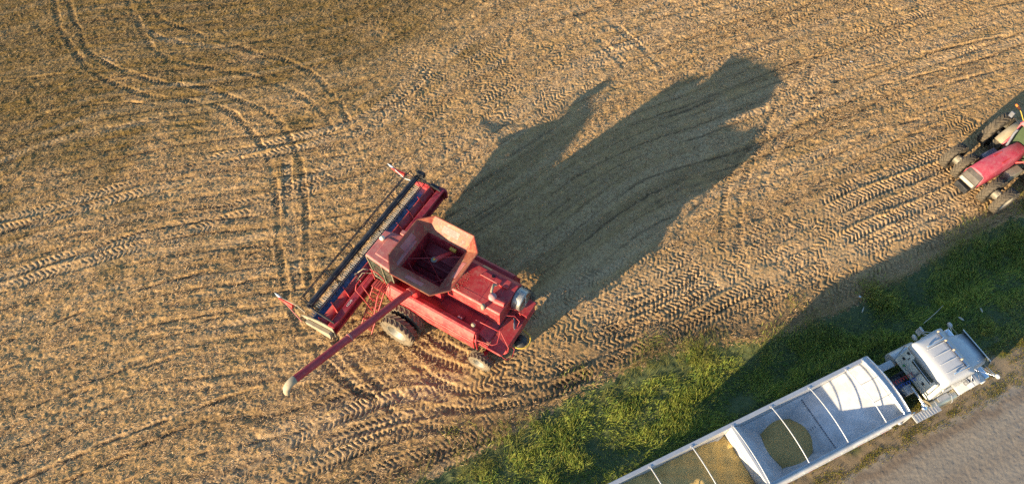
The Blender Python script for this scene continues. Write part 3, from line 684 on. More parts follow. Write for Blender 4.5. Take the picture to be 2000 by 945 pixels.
# ------------------------------------------------------------------ wheels
def wheel(parent, c, Rr, w, rim_r, lugs, tyre_mat, rim_mat, side=1, lugh=.045, name='wheel', yawz=0.0, hub=True):
    root = MB()
    y0 = -w/2; y1 = w/2
    prof = [(rim_r, y0*.8), (rim_r+.06, y0*.98), (Rr*.86, y0), (Rr-lugh-.03, y0*.93), (Rr-lugh, y0*.6), (Rr-lugh, y1*.6), (Rr-lugh-.03, y1*.93), (Rr*.86, y1), (rim_r+.06, y1*.98), (rim_r, y1*.8)]
    root.lathe(prof, (0, 0, 0), 'y', 48)
    for i in range(lugs):
        for sg_ in (-1, 1):
            a0 = 2*math.pi*(i+(.5 if sg_ > 0 else 0))/lugs; da = 2*math.pi/lugs*.95; th = 2*math.pi/lugs*.19
            def P(a, yy, rr): return (rr*math.cos(a), yy, rr*math.sin(a))
            yi, yo = sg_*-.02*w, sg_*w*.49
            ro = Rr-.012; ri = Rr-lugh-.04
            pts = [P(a0-th, yi, Rr-lugh-.01), P(a0+th, yi, Rr-lugh-.01), P(a0+da+th, yo, ri), P(a0+da-th, yo, ri),
                   P(a0-th, yi, Rr), P(a0+th, yi, Rr), P(a0+da+th, yo, ro), P(a0+da-th, yo, ro)]
            root.hexa(pts)
            # lug runs down the shoulder
            pts = [P(a0+da-th, yo*.96, ri), P(a0+da+th, yo*.96, ri), P(a0+da+th*1.2, yo, Rr*.84), P(a0+da-th*1.2, yo, Rr*.84),
                   P(a0+da-th, yo*1.0, ro), P(a0+da+th, yo*1.0, ro), P(a0+da+th*1.2, yo*1.04, Rr*.85), P(a0+da-th*1.2, yo*1.04, Rr*.85)]
            root.hexa(pts)
    t = root.build(name, tyre_mat, parent)
    t.location = c; t.rotation_euler = (0, 0, yawz)
    m = MB(); s_ = side
    m.lathe([(rim_r+.02, s_*w*.36), (rim_r, s_*w*.44), (rim_r-.05, s_*w*.40), (rim_r*.86, s_*w*.02), (rim_r*.5, s_*w*-.05), (rim_r*.40, s_*w*.10), (.001, s_*w*.12)], (0, 0, 0), 'y', 32)
    m.lathe([(rim_r+.02, -s_*w*.36), (rim_r-.04, -s_*w*.40), (rim_r*.8, -s_*w*.1), (.001, -s_*w*.08)], (0, 0, 0), 'y', 32)
    for i in range(8):
        a = 2*math.pi*i/8; m.tube([(rim_r*.6*math.cos(a), s_*w*-.05, rim_r*.6*math.sin(a)), (rim_r*.6*math.cos(a), s_*w*.03, rim_r*.6*math.sin(a))], .02, 6)
    m.build('rim', rim_mat, t)
    return t
# ------------------------------------------------------------------ combine harvester
CB = thing('combine_harvester', 'red combine harvester with open grain tank, raised header and unloading tube swung out', 'combine harvester', (-3.321, 16.252, 0), 2.6)

# lower body between the wheels
m = MB()
m.extrude_profile([(1.3, 1.15), (1.3, 2.04), (-3.1, 2.04), (-3.62, 1.62), (-3.7, .95), (-2.6, .8), (.2, .95)], 'y', -1.2, 1.36)
m.box(.15, .6, -1.6, 1.6, .72, 1.02)                     # front axle housing
m.bar((-3.4, -1.75, .56), (-3.4, 1.75, .56), .16, .18)   # rear axle
m.box(-3.5, -3.3, -.3, .3, .5, 1.0)
body = m.build('body', M['red_deep'], CB, .02)
# curved side shields
def shield(sg_):
    prof = [(1.37, 2.44), (1.56, 2.50), (1.66, 2.45), (1.74, 2.28), (1.81, 2.08), (1.82, 1.98), (1.75, 1.25), (1.70, 1.25), (1.75, 1.98), (1.74, 2.06), (1.68, 2.25), (1.61, 2.40), (1.54, 2.44), (1.40, 2.39), (1.40, 2.05), (1.37, 2.05)]
    prof = [(sg_*y, z) for y, z in prof]
    s_ = MB(); s_.extrude_profile(prof, 'x', -3.05, 1.42)
    o = s_.build('side_shield', M['red'], CB, .008)
    s_ = MB(); s_.plate([(-3.06, sg_*1.37, 2.46), (-3.10, sg_*1.62, 2.46), (-3.2, sg_*1.82, 2.02), (-3.2, sg_*1.76, 1.3), (-3.06, sg_*1.3, 1.3)], .03)
    s_.build('end_plate', M['red_deep'], o)
    s_ = MB(); s_.tube([(-3.0, sg_*1.835, 2.03), (1.4, sg_*1.835, 2.03)], .018, 8)
    s_.build('edge_highlight', M['red_roof'], o)  # paler tube added as a painted highlight along the lower edge
    return o
shield(1); shield(-1)
# step-deck beside the engine
m = MB(); m.box(-3.0, -.9, .58, 1.36, 2.045, 2.085); m.box(-2.2, -1.9, 1.0, 1.34, 2.085, 2.25)
m.build('deck', M['red_shade'], CB, .01)
m = MB(); m.lathe([(.05, 0), (.05, .03), (.001, .035)], (-1.98, 1.22, 2.25), 'z', 14); m.lathe([(.05, 0), (.05, .03), (.001, .035)], (-2.1, 1.22, 2.25), 'z', 14)
m.build('filler_cap', M['guard'], CB)
m = MB(); m.tube([(-2.72, 1.22, 2.08), (-2.72, 1.22, 2.4)], .06, 12); m.lathe([(.09, 0), (.1, .06), (.05, .12), (.001, .13)], (-2.78, 1.3, 2.42), 'z', 14)
m.build('filter_bowl', M['beige'], CB)

# engine hood
m = MB()
m.extrude_profile([(.58, 2.05), (.58, 2.94), (.52, 3.0), (-1.0, 3.0), (-1.24, 2.78), (-1.26, 2.05)], 'x', -3.62, -.92)
hood = m.build('engine_hood', M['red'], CB, .02)
m = MB(); m.box(-2.55, -2.52, -.98, .5, 3.001, 3.006); m.box(-3.55, -1.0, .25, .262, 3.001, 3.006)
m.build('seam', M['red_deep'], hood)
m = MB(); m.tube([(-1.95, -.62, 3.0), (-1.95, -.62, 3.07), (-2.95, -.60, 3.07), (-2.95, -.60, 3.0)], .022, 8)
m.build('grab_rail', M['red_roof'], hood)
m = MB(); m.box(-3.3, -2.9, -.96, -.58, 3.0, 3.16)
m.build('cowl_box', M['red'], hood, .03)
m = MB(); m.lathe([(.05, 0), (.075, .0), (.075, .03), (.045, .035), (.045, .01)], (-2.45, -.85, 3.0), 'z', 18); m.build('vent_ring', M['black'], hood)
m = MB(); m.lathe([(.16, 0), (.17, .10), (.17, .22), (.13, .29), (.001, .31)], (-2.98, .08, 3.0), 'z', 24)
m.build('air_cleaner_cap', worn('pinkish_plastic', (.42, .2, .2), amount=.3, rough=.6), hood)
m = MB(); m.tube([(-2.9, -.02, 3.2)]+[(-2.82+.02*i, -.1-.08*i, 3.22+.05*math.sin(i*.8)) for i in range(5)]+[(-2.8, -.5, 3.1)], .055, 12)
m.build('intake_hose', M['canvas'], hood)
m = MB(); m.tube([(-2.98, .1, 3.0), (-3.55, .05, 2.98)], .15, 16); m.build('muffler', M['red'], hood)
m = MB(); m.lathe([(.001, -.16), (.09, -.14), (.1, 0), (.09, .14), (.001, .16)], (-2.85, .62, 3.03), 'z', 18)
m.build('canister', M['beige'], hood)
m = MB(); m.box(-1.55, -1.22, -1.10, -.98, 2.93, 2.935)
o = MB(); o.plate([(-1.75, -1.05, 2.965), (-2.2, -1.05, 2.965), (-2.2, -1.19, 2.84), (-1.75, -1.19, 2.84)], .012)
o.build('decal_plate', worn('tan_decal', (.5, .25, .12), amount=.4, rough=.6), hood)
# chaff blown into the corner behind the tank
m = MB(); P = []
for i in range(120):
    x = -1.15-abs(random.gauss(0, .22)); y = random.uniform(-.7, .5)-(x+1.2)*.3; a = random.uniform(0, 3.1); l = random.uniform(.02, .05)
    m.plate([(x, y, 3.004), (x+l*math.cos(a), y+l*math.sin(a), 3.006), (x+l*math.cos(a)-.014*math.sin(a), y+l*math.sin(a)+.014*math.cos(a), 3.012), (x-.014*math.sin(a), y+.014*math.cos(a), 3.008)], .003)
o = m.build('chaff', M['canvas'], hood); tag(o, kind='stuff')

# rotary air screen
m = MB(); c = (0, -.74, 2.50)
m.lathe([(.001, -3.60), (.46, -3.62), (.48, -3.66), (.48, -4.05), (.45, -4.09), (.40, -4.09), (.38, -4.05), (.001, -4.05)], c, 'x', 44)
scr = m.build('air_screen', M['screen'], CB)
m = MB()
for i in range(22):
    xx = -3.68-.0165*i; m.lathe([(.481, xx), (.486, xx-.003), (.481, xx-.006)], c, 'x', 44)
m.tube([(-4.06, -.74, 2.14), (-4.10, -.74, 2.14), (-4.10, -.74, 2.86), (-4.06, -.74, 2.86)], .025, 8)
m.build('mesh_rib', M['guard'], scr)

# rear hood / discharge
m = MB()
m.plate([(-3.46, -1.22, 1.62), (-3.46, 1.5, 1.62), (-3.02, 1.34, 2.03), (-3.02, .56, 2.03), (-3.05, .5, 2.03), (-3.05, -1.22, 2.03)], .02)
m.plate([(-3.46, -1.22, 1.615), (-3.46, 1.5, 1.615), (-3.66, 1.5, 1.60), (-3.66, -1.22, 1.60)], .02); m.build('sloping_floor', M['red_shade'], CB)
m = MB()
P = [(-3.44-.02*math.sin(y*5), y) for y in np.linspace(1.45, -.75, 14)]+[(-3.60+.03*math.sin(y*7+1), y) for y in np.linspace(-.75, 1.45, 14)]
m.plate([(x, y, 1.645) for x, y in P], .03)
m.build('chaff_strip', M['beige'], CB)
m = MB()
m.hexa([(-4.35, -.1, 1.66), (-3.62, -.1, 1.66), (-3.62, 1.62, 1.66), (-4.35, 1.62, 1.66), (-4.35, -.1, 1.70), (-3.62, -.1, 1.72), (-3.62, 1.62, 1.72), (-4.35, 1.62, 1.70)])
m.hexa([(-3.82, -.45, 1.66), (-3.62, -.45, 1.66), (-3.62, -.1, 1.66), (-3.82, -.1, 1.66), (-3.82, -.45, 1.72), (-3.62, -.45, 1.72), (-3.62, -.1, 1.72), (-3.82, -.1, 1.72)])
m.hexa([(-4.35, -1.26, 1.62), (-3.62, -1.26, 1.62), (-3.62, -.45, 1.62), (-4.35, -.45, 1.62), (-4.35, -1.26, 1.78), (-3.62, -1.26, 1.80), (-3.62, -.45, 1.80), (-4.35, -.45, 1.78)])
m.bar((-3.15, 1.66, 1.82), (-4.3, 1.62, 1.72), .05, .12)
rd = m.build('rear_deck', M['red'], CB, .012)
m = MB(); m.extrude_profile([(-3.62, 1.6), (-4.28, 1.62), (-4.36, 1.2), (-4.2, .85), (-3.62, .9)], 'y', -1.2, 1.2)
m.build('straw_hood', M['red_deep'], CB, .02)
m = MB(); m.plate([(-3.9, -.1, 1.85), (-4.15, .3, 1.78), (-4.2, .28, 1.72), (-3.95, -.12, 1.72)], .03); m.build('flap', M['rim_dark'], rd)
m = MB()
for a_ in ((-3.25, 1.45), (-2.85, 1.0)):
    pass
m.tube([(-2.75, 1.05, 2.45), (-3.75, 1.0, 2.42), (-3.86, .93, 2.38), (-3.88, .75, 2.35)], .022, 8)
m.tube([(-3.12, 1.72, 2.15), (-3.85, 1.55, 2.12), (-3.98, 1.40, 2.10), (-3.90, 1.05, 2.3), (-3.86, .93, 2.38)], .022, 8)
m.tube([(-3.86, .93, 2.38), (-4.42, 1.2, 1.85), (-4.45, 1.3, 1.6)], .02, 8)
m.tube([(-3.5, .35, 2.5), (-4.0, -.0, 2.3), (-4.25, .0, 2.05), (-4.28, .25, 1.95)], .022, 8)
m.tube([(-3.45, -.12, 2.9), (-3.62, .0, 2.65), (-4.0, -.3, 2.35), (-4.2, -.35, 2.1)], .02, 8)
m.tube([(-4.36, 1.6, 1.6), (-4.55, 1.55, 1.45), (-4.68, 1.3, 1.4), (-4.6, 1.0, 1.5), (-4.36, .95, 1.6)], .018, 8)
m.build('rear_handrail', M['red'], CB)
m = MB(); m.lathe([(.001, .0), (.30, .0), (.30, .04), (.001, .08)], (-4.45, .25, .75), 'z', 26); m.tube([(-4.45, .25, .5), (-4.45, .25, 1.2)], .05, 10)
sp = m.build('straw_spreader', M['black'], CB)
m = MB(); m.tube([(-4.3+.0, -.2, .95)]+[(-4.42-.48*math.cos(R(a)), .25+.45*math.sin(R(a)), .98-.0*a) for a in range(-50, 91, 20)], .03, 8)
m.build('guard_hoop', M['yellow'], sp)

# grain tank: bin, floor, flared extension
zi, zo = 3.30, 3.90
xi0, xi1, yi0, yi1 = -.87, 1.08, -1.13, .90
m = MB(); th = .035; zb = 2.02
for (x0, x1, y0, y1) in ((xi0-th, xi1+th, yi1, yi1+th), (xi0-th, xi1+th, yi0-th, yi0), (xi1, xi1+th, yi0, yi1), (xi0-th, xi0, yi0, yi1)):
    m.box(x0, x1, y0, y1, zb, zi)
tank = m.build('grain_tank', M['red_deep'], CB)
m = MB()
m.plate([(xi0, yi0, 2.5), (xi0, -.1, 2.06), (xi1, -.1, 2.06), (xi1, yi0, 2.5)], .02)
m.plate([(xi0, -.1, 2.06), (xi0, yi1, 2.55), (xi1, yi1, 2.55), (xi1, -.1, 2.06)], .02)
m.build('tank_floor', M['red_deep'], tank)
m = MB()
for yy in (-.55, -.15, .25):
    m.extrude_profile([(yy-.14, 2.2+.05*abs(yy)), (yy, 2.38), (yy+.14, 2.2+.05*abs(yy))], 'x', xi0, xi1)
m.build('floor_ridge', M['red_shade'], tank)
ov = [(1.58, -1.10), (1.58, .985), (1.0, 1.667), (-.99, 1.667), (-1.58, 1.055), (-1.58, -1.03), (-.99, -1.667), (1.005, -1.667)]
ic = [(xi1, yi0), (xi1, yi1), (xi0, yi1), (xi0, yi0)]
def P3(p, z): return (p[0], p[1], z)
panels = [('front', [P3(ic[0], zi), P3(ic[1], zi), P3(ov[1], zo), P3(ov[0], zo)]), ('left', [P3(ic[1], zi), P3(ic[2], zi), P3(ov[3], zo), P3(ov[2], zo)]),
          ('rear', [P3(ic[2], zi), P3(ic[3], zi), P3(ov[5], zo), P3(ov[4], zo)]), ('right', [P3(ic[3], zi), P3(ic[0], zi), P3(ov[7], zo), P3(ov[6], zo)])]
for nm, p in panels:
    m = MB(); m.plate(p, .022)
    # folded stiffening lip along the outer edge
    m.bar(p[3], p[2], .04, .035)
    pn = m.build('extension_panel', M['red_faded'], tank)
    c_ = (Vector(p[0])+Vector(p[1])+Vector(p[2])+Vector(p[3]))/4; u_ = (Vector(p[1])-Vector(p[0])).normalized()
    w_ = ((Vector(p[3])+Vector(p[2]))/2-(Vector(p[0])+Vector(p[1]))/2).normalized(); nn = u_.cross(w_).normalized()
    if nn.dot(Vector((-c_.x, -c_.y, .5))) < 0: nn = -nn
    c2 = c_+w_*.06+nn*.016
    m = MB(); m.plate([c2-u_*.42-w_*.16, c2+u_*.42-w_*.16, c2+u_*.42+w_*.16, c2-u_*.42+w_*.16], .006)
    m.build('patch_plate', M['red_roof'], tank)
for i, (a, b, c_) in enumerate(((0, 7, 0), (1, 1, 2), (2, 3, 4), (3, 5, 6))):
    m = MB(); A = P3(ic[a], zi); B = P3(ov[b], zo); C_ = P3(ov[c_], zo)
    m.plate([A, B, C_], .02); m.bar(B, C_, .04, .035); m.bar(A, B, .03, .03); m.bar(A, C_, .03, .03)
    m.build('corner_gusset', M['red_faded'], tank)
m = MB()
m.tube([(xi1, .35, 3.15), (xi0, -.95, 3.1)], .018, 8); m.tube([(.95, .55, 3.2), (.25, .85, 2.6)], .014, 8); m.tube([(-.2, .88, 2.9), (-.85, .3, 3.1)], .014, 8)
m.tube([(xi1, -.6, 2.7), (xi0, .6, 2.75)], .016, 8)
m.build('tie_rod', M['red'], tank)
m = MB(); m.tube([(-.25, -1.0, 2.85), (.08, -.15, 3.16)], .12, 18); fa = m.build('fill_auger', M['red'], tank)
m = MB(); m.lathe([(.14, 0), (.15, .03), (.12, .045), (.001, .05)], (.09, -.13, 3.2), 'z', 20); m.build('outlet_ring', M['rim'], tank)
m = MB(); m.lathe([(.06, 0), (.06, .02), (.001, .025)], (.09, -.13, 3.25), 'z', 14); m.box(-.42, -.12, -1.1, -.98, 2.98, 3.12); m.build('bearing_bracket', M['yellow'], tank)

# cab
m = MB()
m.hexa([(1.2, -.34, 1.85), (2.42, -.10, 1.85), (2.42, 1.24, 1.85), (1.2, 1.34, 1.85), (1.2, -.36, 3.38), (2.62, -.12, 3.38), (2.62, 1.26, 3.38), (1.2, 1.38, 3.38)])
cab = m.build('cab', M['glass'], CB, .02)
m = MB()
for (xb, yb, xt, yt) in ((2.42, -.10, 2.62, -.12), (2.42, 1.25, 2.62, 1.27), (1.22, 1.36, 1.22, 1.39), (1.22, -.36, 1.22, -.38), (1.75, 1.32, 1.78, 1.35)):
    m.bar((xb, yb, 1.85), (xt, yt, 3.38), .06, .06, (1, 0, 0))
m.bar((1.2, 1.37, 1.9), (2.44, 1.27, 1.9), .05, .12); m.bar((2.44, 1.27, 1.9), (2.44, -.12, 1.9), .05, .12)
m.build('cab_frame', M['olive_grey'], cab, .006)
m = MB(); m.hexa([(1.12, -.42, 3.36), (2.66, -.16, 3.36), (2.66, 1.30, 3.36), (1.12, 1.46, 3.36), (1.12, -.42, 3.53), (2.62, -.15, 3.52), (2.62, 1.28, 3.52), (1.12, 1.45, 3.53)])
roof = m.build('cab_roof', M['red_roof'], CB, .05, 3)
m = MB(); m.hexa([(1.3, .02, 3.52), (2.3, .08, 3.52), (2.3, 1.06, 3.52), (1.3, 1.14, 3.52), (1.34, .06, 3.55), (2.26, .12, 3.55), (2.26, 1.02, 3.55), (1.34, 1.10, 3.55)])
m.build('roof_hatch', M['red_roof'], roof, .015)
m = MB(); m.box(1.62, 1.95, -.52, -.30, 3.40, 3.60); m.build('cooler_box', M['red_roof'], roof, .02)
m = MB(); m.lathe([(.05, 3.53), (.05, 3.60), (.11, 3.62), (.12, 3.68), (.09, 3.73), (.001, 3.75)], (2.42, .32, 0), 'z', 20)
m.build('antenna_dome', worn('cream_plastic', (.68, .62, .46), amount=.1, rough=.45), roof)
m = MB(); m.tube([(1.95, -.1, 3.56), (2.38, .3, 3.585)], .012, 6); m.build('antenna_cable', M['black'], roof)

# walk platform, ladder and rails
m = MB(); m.box(1.42, 2.25, 1.40, 1.80, 1.88, 1.92)
for i in range(7): m.box(1.45+.115*i, 1.47+.115*i, 1.40, 1.80, 1.92, 1.94)
m.build('platform', M['red'], CB)
m = MB()
p0 = Vector((1.85, 1.8, 1.9)); p1 = Vector((1.70, 3.25, .55))
for sx_ in (-.30, .30):
    m.bar(p0+Vector((sx_, 0, 0)), p1+Vector((sx_, 0, 0)), .03, .10)
lad = m.build('ladder', M['red'], CB, .004)
for i in range(6):
    f_ = (i+.3)/6; c_ = p0.lerp(p1, f_)
    m = MB(); m.box(c_.x-.29, c_.x+.29, c_.y-.11, c_.y-.085, c_.z-.01, c_.z+.02); m.box(c_.x-.29, c_.x+.29, c_.y+.085, c_.y+.11, c_.z-.01, c_.z+.02)
    for j in range(6):
        m.bar((c_.x-.28+.095*j, c_.y-.09, c_.z+.01), (c_.x-.22+.095*j, c_.y+.09, c_.z+.01), .014, .02)
        m.bar((c_.x-.22+.095*j, c_.y-.09, c_.z+.01), (c_.x-.28+.095*j, c_.y+.09, c_.z+.01), .014, .02)
    m.build('step', M['red'], lad)
m = MB()
m.tube([(2.30, 1.45, 1.92), (2.36, 1.45, 2.75), (2.36, 1.55, 2.88), (2.36, 2.45, 2.88), (2.30, 2.62, 2.75), (1.95, 2.62, 2.2), (1.7, 2.6, 1.5)], .024, 8)
m.tube([(2.36, 1.52, 2.88), (1.95, 1.50, 2.82), (1.70, 1.50, 2.6), (1.62, 1.5, 1.95)], .022, 8)
m.tube([(2.34, 1.47, 2.4), (2.34, 2.2, 2.4), (2.05, 2.3, 2.35), (1.8, 2.3, 1.7)], .02, 8)
m.tube([(1.45, 1.8, 1.95), (1.45, 1.9, 2.6), (1.43, 2.3, 2.5), (1.42, 3.0, 1.2)], .022, 8)
m.tube([(1.60, 1.75, 2.4), (1.50, 2.2, 2.3), (1.42, 2.7, 1.75)], .018, 8)
m.build('guard_rail', M['red'], CB)

# unloading auger
m = MB(); B0 = Vector((.08, 1.50, 3.12)); B1 = Vector((1.26, 7.36, 4.15))
m.tube([(.08, 1.34, 1.7), (.08, 1.36, 2.9), (.08, 1.42, 3.05), B0.lerp(B1, .03)], .17, 22)
m.build('auger_elbow', M['red'], CB)
m = MB(); m.tube([B0.lerp(B1, .0), B1], .155, 28)
ua = m.build('unloading_auger', worn('dull_tube_red', (.42, .032, .04), amount=.25, rough=.5, fade=(.45, .06, .06)), CB)
m = MB()
for f_ in (.02, .55): m.tube([B0.lerp(B1, f_), B0.lerp(B1, f_+.012)], .175, 28)
m.build('flange', M['red_roof'], ua)
m = MB(); d_ = (B1-B0).normalized()
m.tube([B1-d_*.05, B1+d_*.08, B1+d_*.26+Vector((-.01, 0, -.04)), B1+d_*.40+Vector((-.02, 0, -.16)), B1+d_*.46+Vector((-.03, 0, -.34)), B1+d_*.47+Vector((-.03, 0, -.46))], [.158, .16, .15, .14, .125, .115], 22)
m.build('spout', M['canvas'], ua)

# wheels: front duals and rear steering pair
for sg_ in (1, -1):
    w_ = wheel(CB, (.37, sg_*2.56, .87), .87, .50, .50, 20, M['rubber'], M['rim'], sg_)
    w_ = wheel(CB, (.37, sg_*1.87, .87), .87, .50, .50, 20, M['rubber'], M['rim_dark'], sg_)
    w_ = wheel(CB, (-3.40, sg_*1.86, .56), .56, .34, .31, 18, M['rubber'], M['rim'], sg_, .035, yawz=R(3))

# header, carried high off the ground
m = MB(); m.hexa([(1.2, -.62, 1.25), (3.0, -.62, 1.0), (3.0, .62, 1.0), (1.2, .62, 1.25), (1.2, -.62, 1.85), (3.0, -.62, 1.6), (3.0, .62, 1.6), (1.2, .62, 1.85)])
m.build('feeder_house', M['red_deep'], CB, .02)
YL, YR = 4.28, -4.30
m = MB()
m.extrude_profile([(2.74, .98), (2.78, 1.72), (2.72, 1.78), (2.46, 1.76), (2.44, 1.70), (2.66, 1.62), (2.70, .95)], 'y', YR+.05, YL-.05)
m.bar((2.62, YR+.1, .98), (2.62, YL-.1, .98), .14, .14)
hdr = m.build('header', M['red_deep'], CB, .008)
m = MB()
m.extrude_profile([(2.74, .98), (2.85, .90), (3.3, .88), (3.75, .93), (3.88, .955), (3.88, .94), (3.75, .91), (3.3, .85), (2.83, .87), (2.72, .95)], 'y', YR+.06, YL-.06)
m.build('header_pan', M['steel'], hdr)
# cross auger with flighting
m = MB(); ax_, az_ = 3.16, 1.30
m.tube([(ax_, YR+.1, az_), (ax_, YL-.1, az_)], .245, 26)
aug = m.build('cross_auger', M['red'], CB)
m = MB(); pitch = .86
for (ya, yb, hand) in ((YR+.12, -.55, 1), (YL-.12, .55, -1)):
    nst = int(abs(yb-ya)/pitch*28); pv = []
    for i in range(nst+1):
        yy = ya+(yb-ya)*i/nst; t = abs(yy-ya)/pitch*2*math.pi*hand+1.1
        for rr in (.24, .37):
            for o_ in (-.008, .008): pv.append((ax_+rr*math.cos(t), yy+o_, az_+rr*math.sin(t)))
    fs = []
    for i in range(nst):
        b = 4*i; c4 = b+4
        fs += [(b, b+2, c4+2, c4), (b+1, c4+1, c4+3, b+3), (b+2, b+3, c4+3, c4+2)]
    m.add(pv, fs, False)
for i in range(14):
    t = i*2.4; yy = -.5+i*.075; m.tube([(ax_+.24*math.cos(t), yy, az_+.24*math.sin(t)), (ax_+.39*math.cos(t), yy, az_+.39*math.sin(t))], .012, 6)
m.build('flighting', M['red'], aug)
# knife guards
m = MB(); m.box(3.885, 3.94, YR+.08, YL-.08, .945, .975)
kn = m.build('knife', M['guard'], CB)
m = MB(); yy = YR+.12
while yy < YL-.1:
    m.add([(3.92, yy-.026, .94), (3.92, yy+.026, .94), (3.92, yy+.022, 1.0), (3.92, yy-.022, 1.0), (4.24, yy, .975)], [(0, 1, 4), (1, 2, 4), (2, 3, 4), (3, 0, 4), (3, 2, 1, 0)]); yy += .1016
o = m.build('guard_row', M['guard'], kn); tag(o, kind='stuff')
# reel
rx, rz, rr_ = 3.90, 2.0, .53; y0, y1 = -3.98, 3.95
m = MB(); m.tube([(rx, y0, rz), (rx, y1, rz)], .135, 24)
reel = m.build('reel', M['navy'], CB)
for i in range(6):
    a = R(60*i+4); bx, bz = rx+rr_*math.cos(a), rz+rr_*math.sin(a)
    m = MB(); m.tube([(bx, y0, bz), (bx, y1, bz)], .022, 8)
    yy = y0+.08
    while yy < y1:
        m.tube([(bx, yy, bz), (bx-.03, yy, bz-.2)], .005, 4, False); yy += .155
    m.build('bat', M['black'], reel)
for i in range(6):
    yy = y0+.02+(y1-y0-.04)*i/5
    m = MB(); m.lathe([(.19, -.012), (.19, .012)], (rx, yy, rz), 'y', 20)
    for j in range(6):
        a = R(60*j+4); m.bar((rx+.12*math.cos(a), yy, rz+.12*math.sin(a)), (rx+(rr_-.01)*math.cos(a), yy, rz+(rr_-.01)*math.sin(a)), .014, .04, (0, 1, 0))
    m.build('spider', M['black'], reel)
for sy_, yy in ((1, y1+.09), (-1, y0-.09)):
    m = MB(); m.bar((2.55, yy, 1.80), (rx+.1, yy, rz+.02), .07, .11); m.tube([(rx, yy-.06, rz), (rx, yy+.06, rz)], .09, 14)
    if sy_ < 0: m.box(3.55, 3.95, yy-.26, yy-.05, 2.02, 2.28); m.box(2.75, 3.2, yy-.2, yy-.04, 1.62, 1.82)
    m.build('reel_arm', M['black'], CB, .012)
# end sheets, covers and crop dividers
m = MB(); m.extrude_profile([(2.5, .88), (4.05, .90), (4.45, 1.0), (4.2, 1.22), (3.3, 1.62), (2.5, 1.72)], 'y', YL-.05, YL)
m.build('end_sheet', M['beige'], hdr, .008)
m = MB(); m.extrude_profile([(2.5, .88), (4.05, .90), (4.45, 1.0), (4.2, 1.22), (3.3, 1.62), (2.5, 1.72)], 'y', YR, YR+.05)
m.build('end_sheet', M['red_deep'], hdr, .008)
m = MB(); m.extrude_profile([(2.60, .92), (3.95, 1.0), (3.98, 1.18), (2.64, 1.40), (2.56, 1.34)], 'y', YL+.01, YL+.20)
m.build('drive_cover', M['beige'], hdr, .02)
m = MB(); m.extrude_profile([(2.42, .95), (3.2, .95), (3.2, 1.5), (2.6, 1.6), (2.42, 1.5)], 'y', YR-.14, YR-.01)
m.build('drive_cover', M['red_deep'], hdr, .03)
for yy, yt in ((YL-.05, 4.03), (YR+.04, -4.52)):
    m = MB(); tip = Vector((6.12, yt, 1.10)); b0 = Vector((4.40, yy, 1.04))
    dv_ = Vector((5.25, (yt+yy)/2, 1.12))
    m.hexa([dv_+Vector((-.28, -.11, -.12)), dv_+Vector((.55, -.03, -.06)), dv_+Vector((.55, .03, -.06)), dv_+Vector((-.28, .11, -.12)),
            dv_+Vector((-.28, -.05, .10)), dv_+Vector((.55, -.015, .0)), dv_+Vector((.55, .015, .0)), dv_+Vector((-.28, .05, .10))])
    dv = m.build('crop_divider', worn('bright_red_paint', (.52, .03, .02), amount=.1, rough=.4), CB, .01)
    m = MB(); m.tube([tip, tip.lerp(b0, .12), tip.lerp(b0, .24)], [.012, .055, .04], 12); m.build('nose', M['white'], dv)
    m = MB(); sgn = 1 if yy > 0 else -1
    m.tube([tip.lerp(b0, .2), Vector((4.2, yy+sgn*.26, 1.02))], .020, 8); m.build('outer_rod', M['red_roof'], dv)
    m = MB(); m.tube([tip.lerp(b0, .2), Vector((4.75, yy-sgn*.16, 1.28)), Vector((4.2, yy-sgn*.08, 1.3))], .022, 8); m.build('inner_rod', M['white'] if yy < 0 else M['beige'], dv)
# model figures on the header beam
cu = bpy.data.curves.new('number_decal', 'FONT'); cu.body = '1020'; cu.size = .17; cu.extrude = .002; cu.align_x = 'CENTER'; cu.align_y = 'CENTER'
to = bpy.data.objects.new('number_decal', cu); col.objects.link(to); to.parent = hdr; to.data.materials.append(M['white'])
to.location = (2.60, 2.95, 1.790); to.rotation_euler = (0, R(-4), R(-90)); to.scale = (1.15, .85, 1)
bpy.context.view_layer.update()
tm = bpy.data.meshes.new_from_object(to.evaluated_get(bpy.context.evaluated_depsgraph_get()))
t2 = bpy.data.objects.new('number_marking', tm); col.objects.link(t2); t2.parent = hdr; t2.location = to.location; t2.rotation_euler = to.rotation_euler; t2.scale = to.scale
if not tm.materials: tm.materials.append(M['white'])
bpy.data.objects.remove(to)
# hoses and work lights by the feeder
m = MB(); m.tube([(2.55, 1.1, 1.9), (3.0, 1.35, 2.05), (3.3, 1.7, 1.75), (2.9, 1.75, 1.6)], .022, 8); m.tube([(2.5, 1.15, 1.8), (2.95, 1.5, 1.95), (3.1, 1.85, 1.6), (2.7, 1.95, 1.5)], .018, 8)
m.build('hydraulic_hose', M['canvas'], CB)

# ------------------------------------------------------------------ grain trailer
TL = thing('grain_trailer', 'long silver hopper trailer, tarp rolled open, soybeans inside, hitched behind the white truck', 'trailer', (8.859, 8.142, 0), ROAD_YAW)
X0, X1 = -6.6, 6.5
m = MB()
for sg_ in (1, -1):
    m.extrude_profile([(sg_*1.22, 1.25), (sg_*1.27, 1.25), (sg_*1.27, 2.86), (sg_*1.22, 2.86)], 'x', X0, X1)
    for i in range(22):
        xx = X0+.35+i*.6
        m.box(xx-.02, xx+.02, min(sg_*1.271, sg_*1.292), max(sg_*1.271, sg_*1.292), 1.32, 2.74)
sidew = m.build('side_wall', M['white'], TL, .004)
m = MB()
for sg_ in (1, -1):
    a, b = sorted((sg_*1.17, sg_*1.33)); m.box(X0, X1, a, b, 2.862, 2.94)
    a, b = sorted((sg_*1.275, sg_*1.33)); m.box(X0, X1, a, b, 2.70, 2.86)
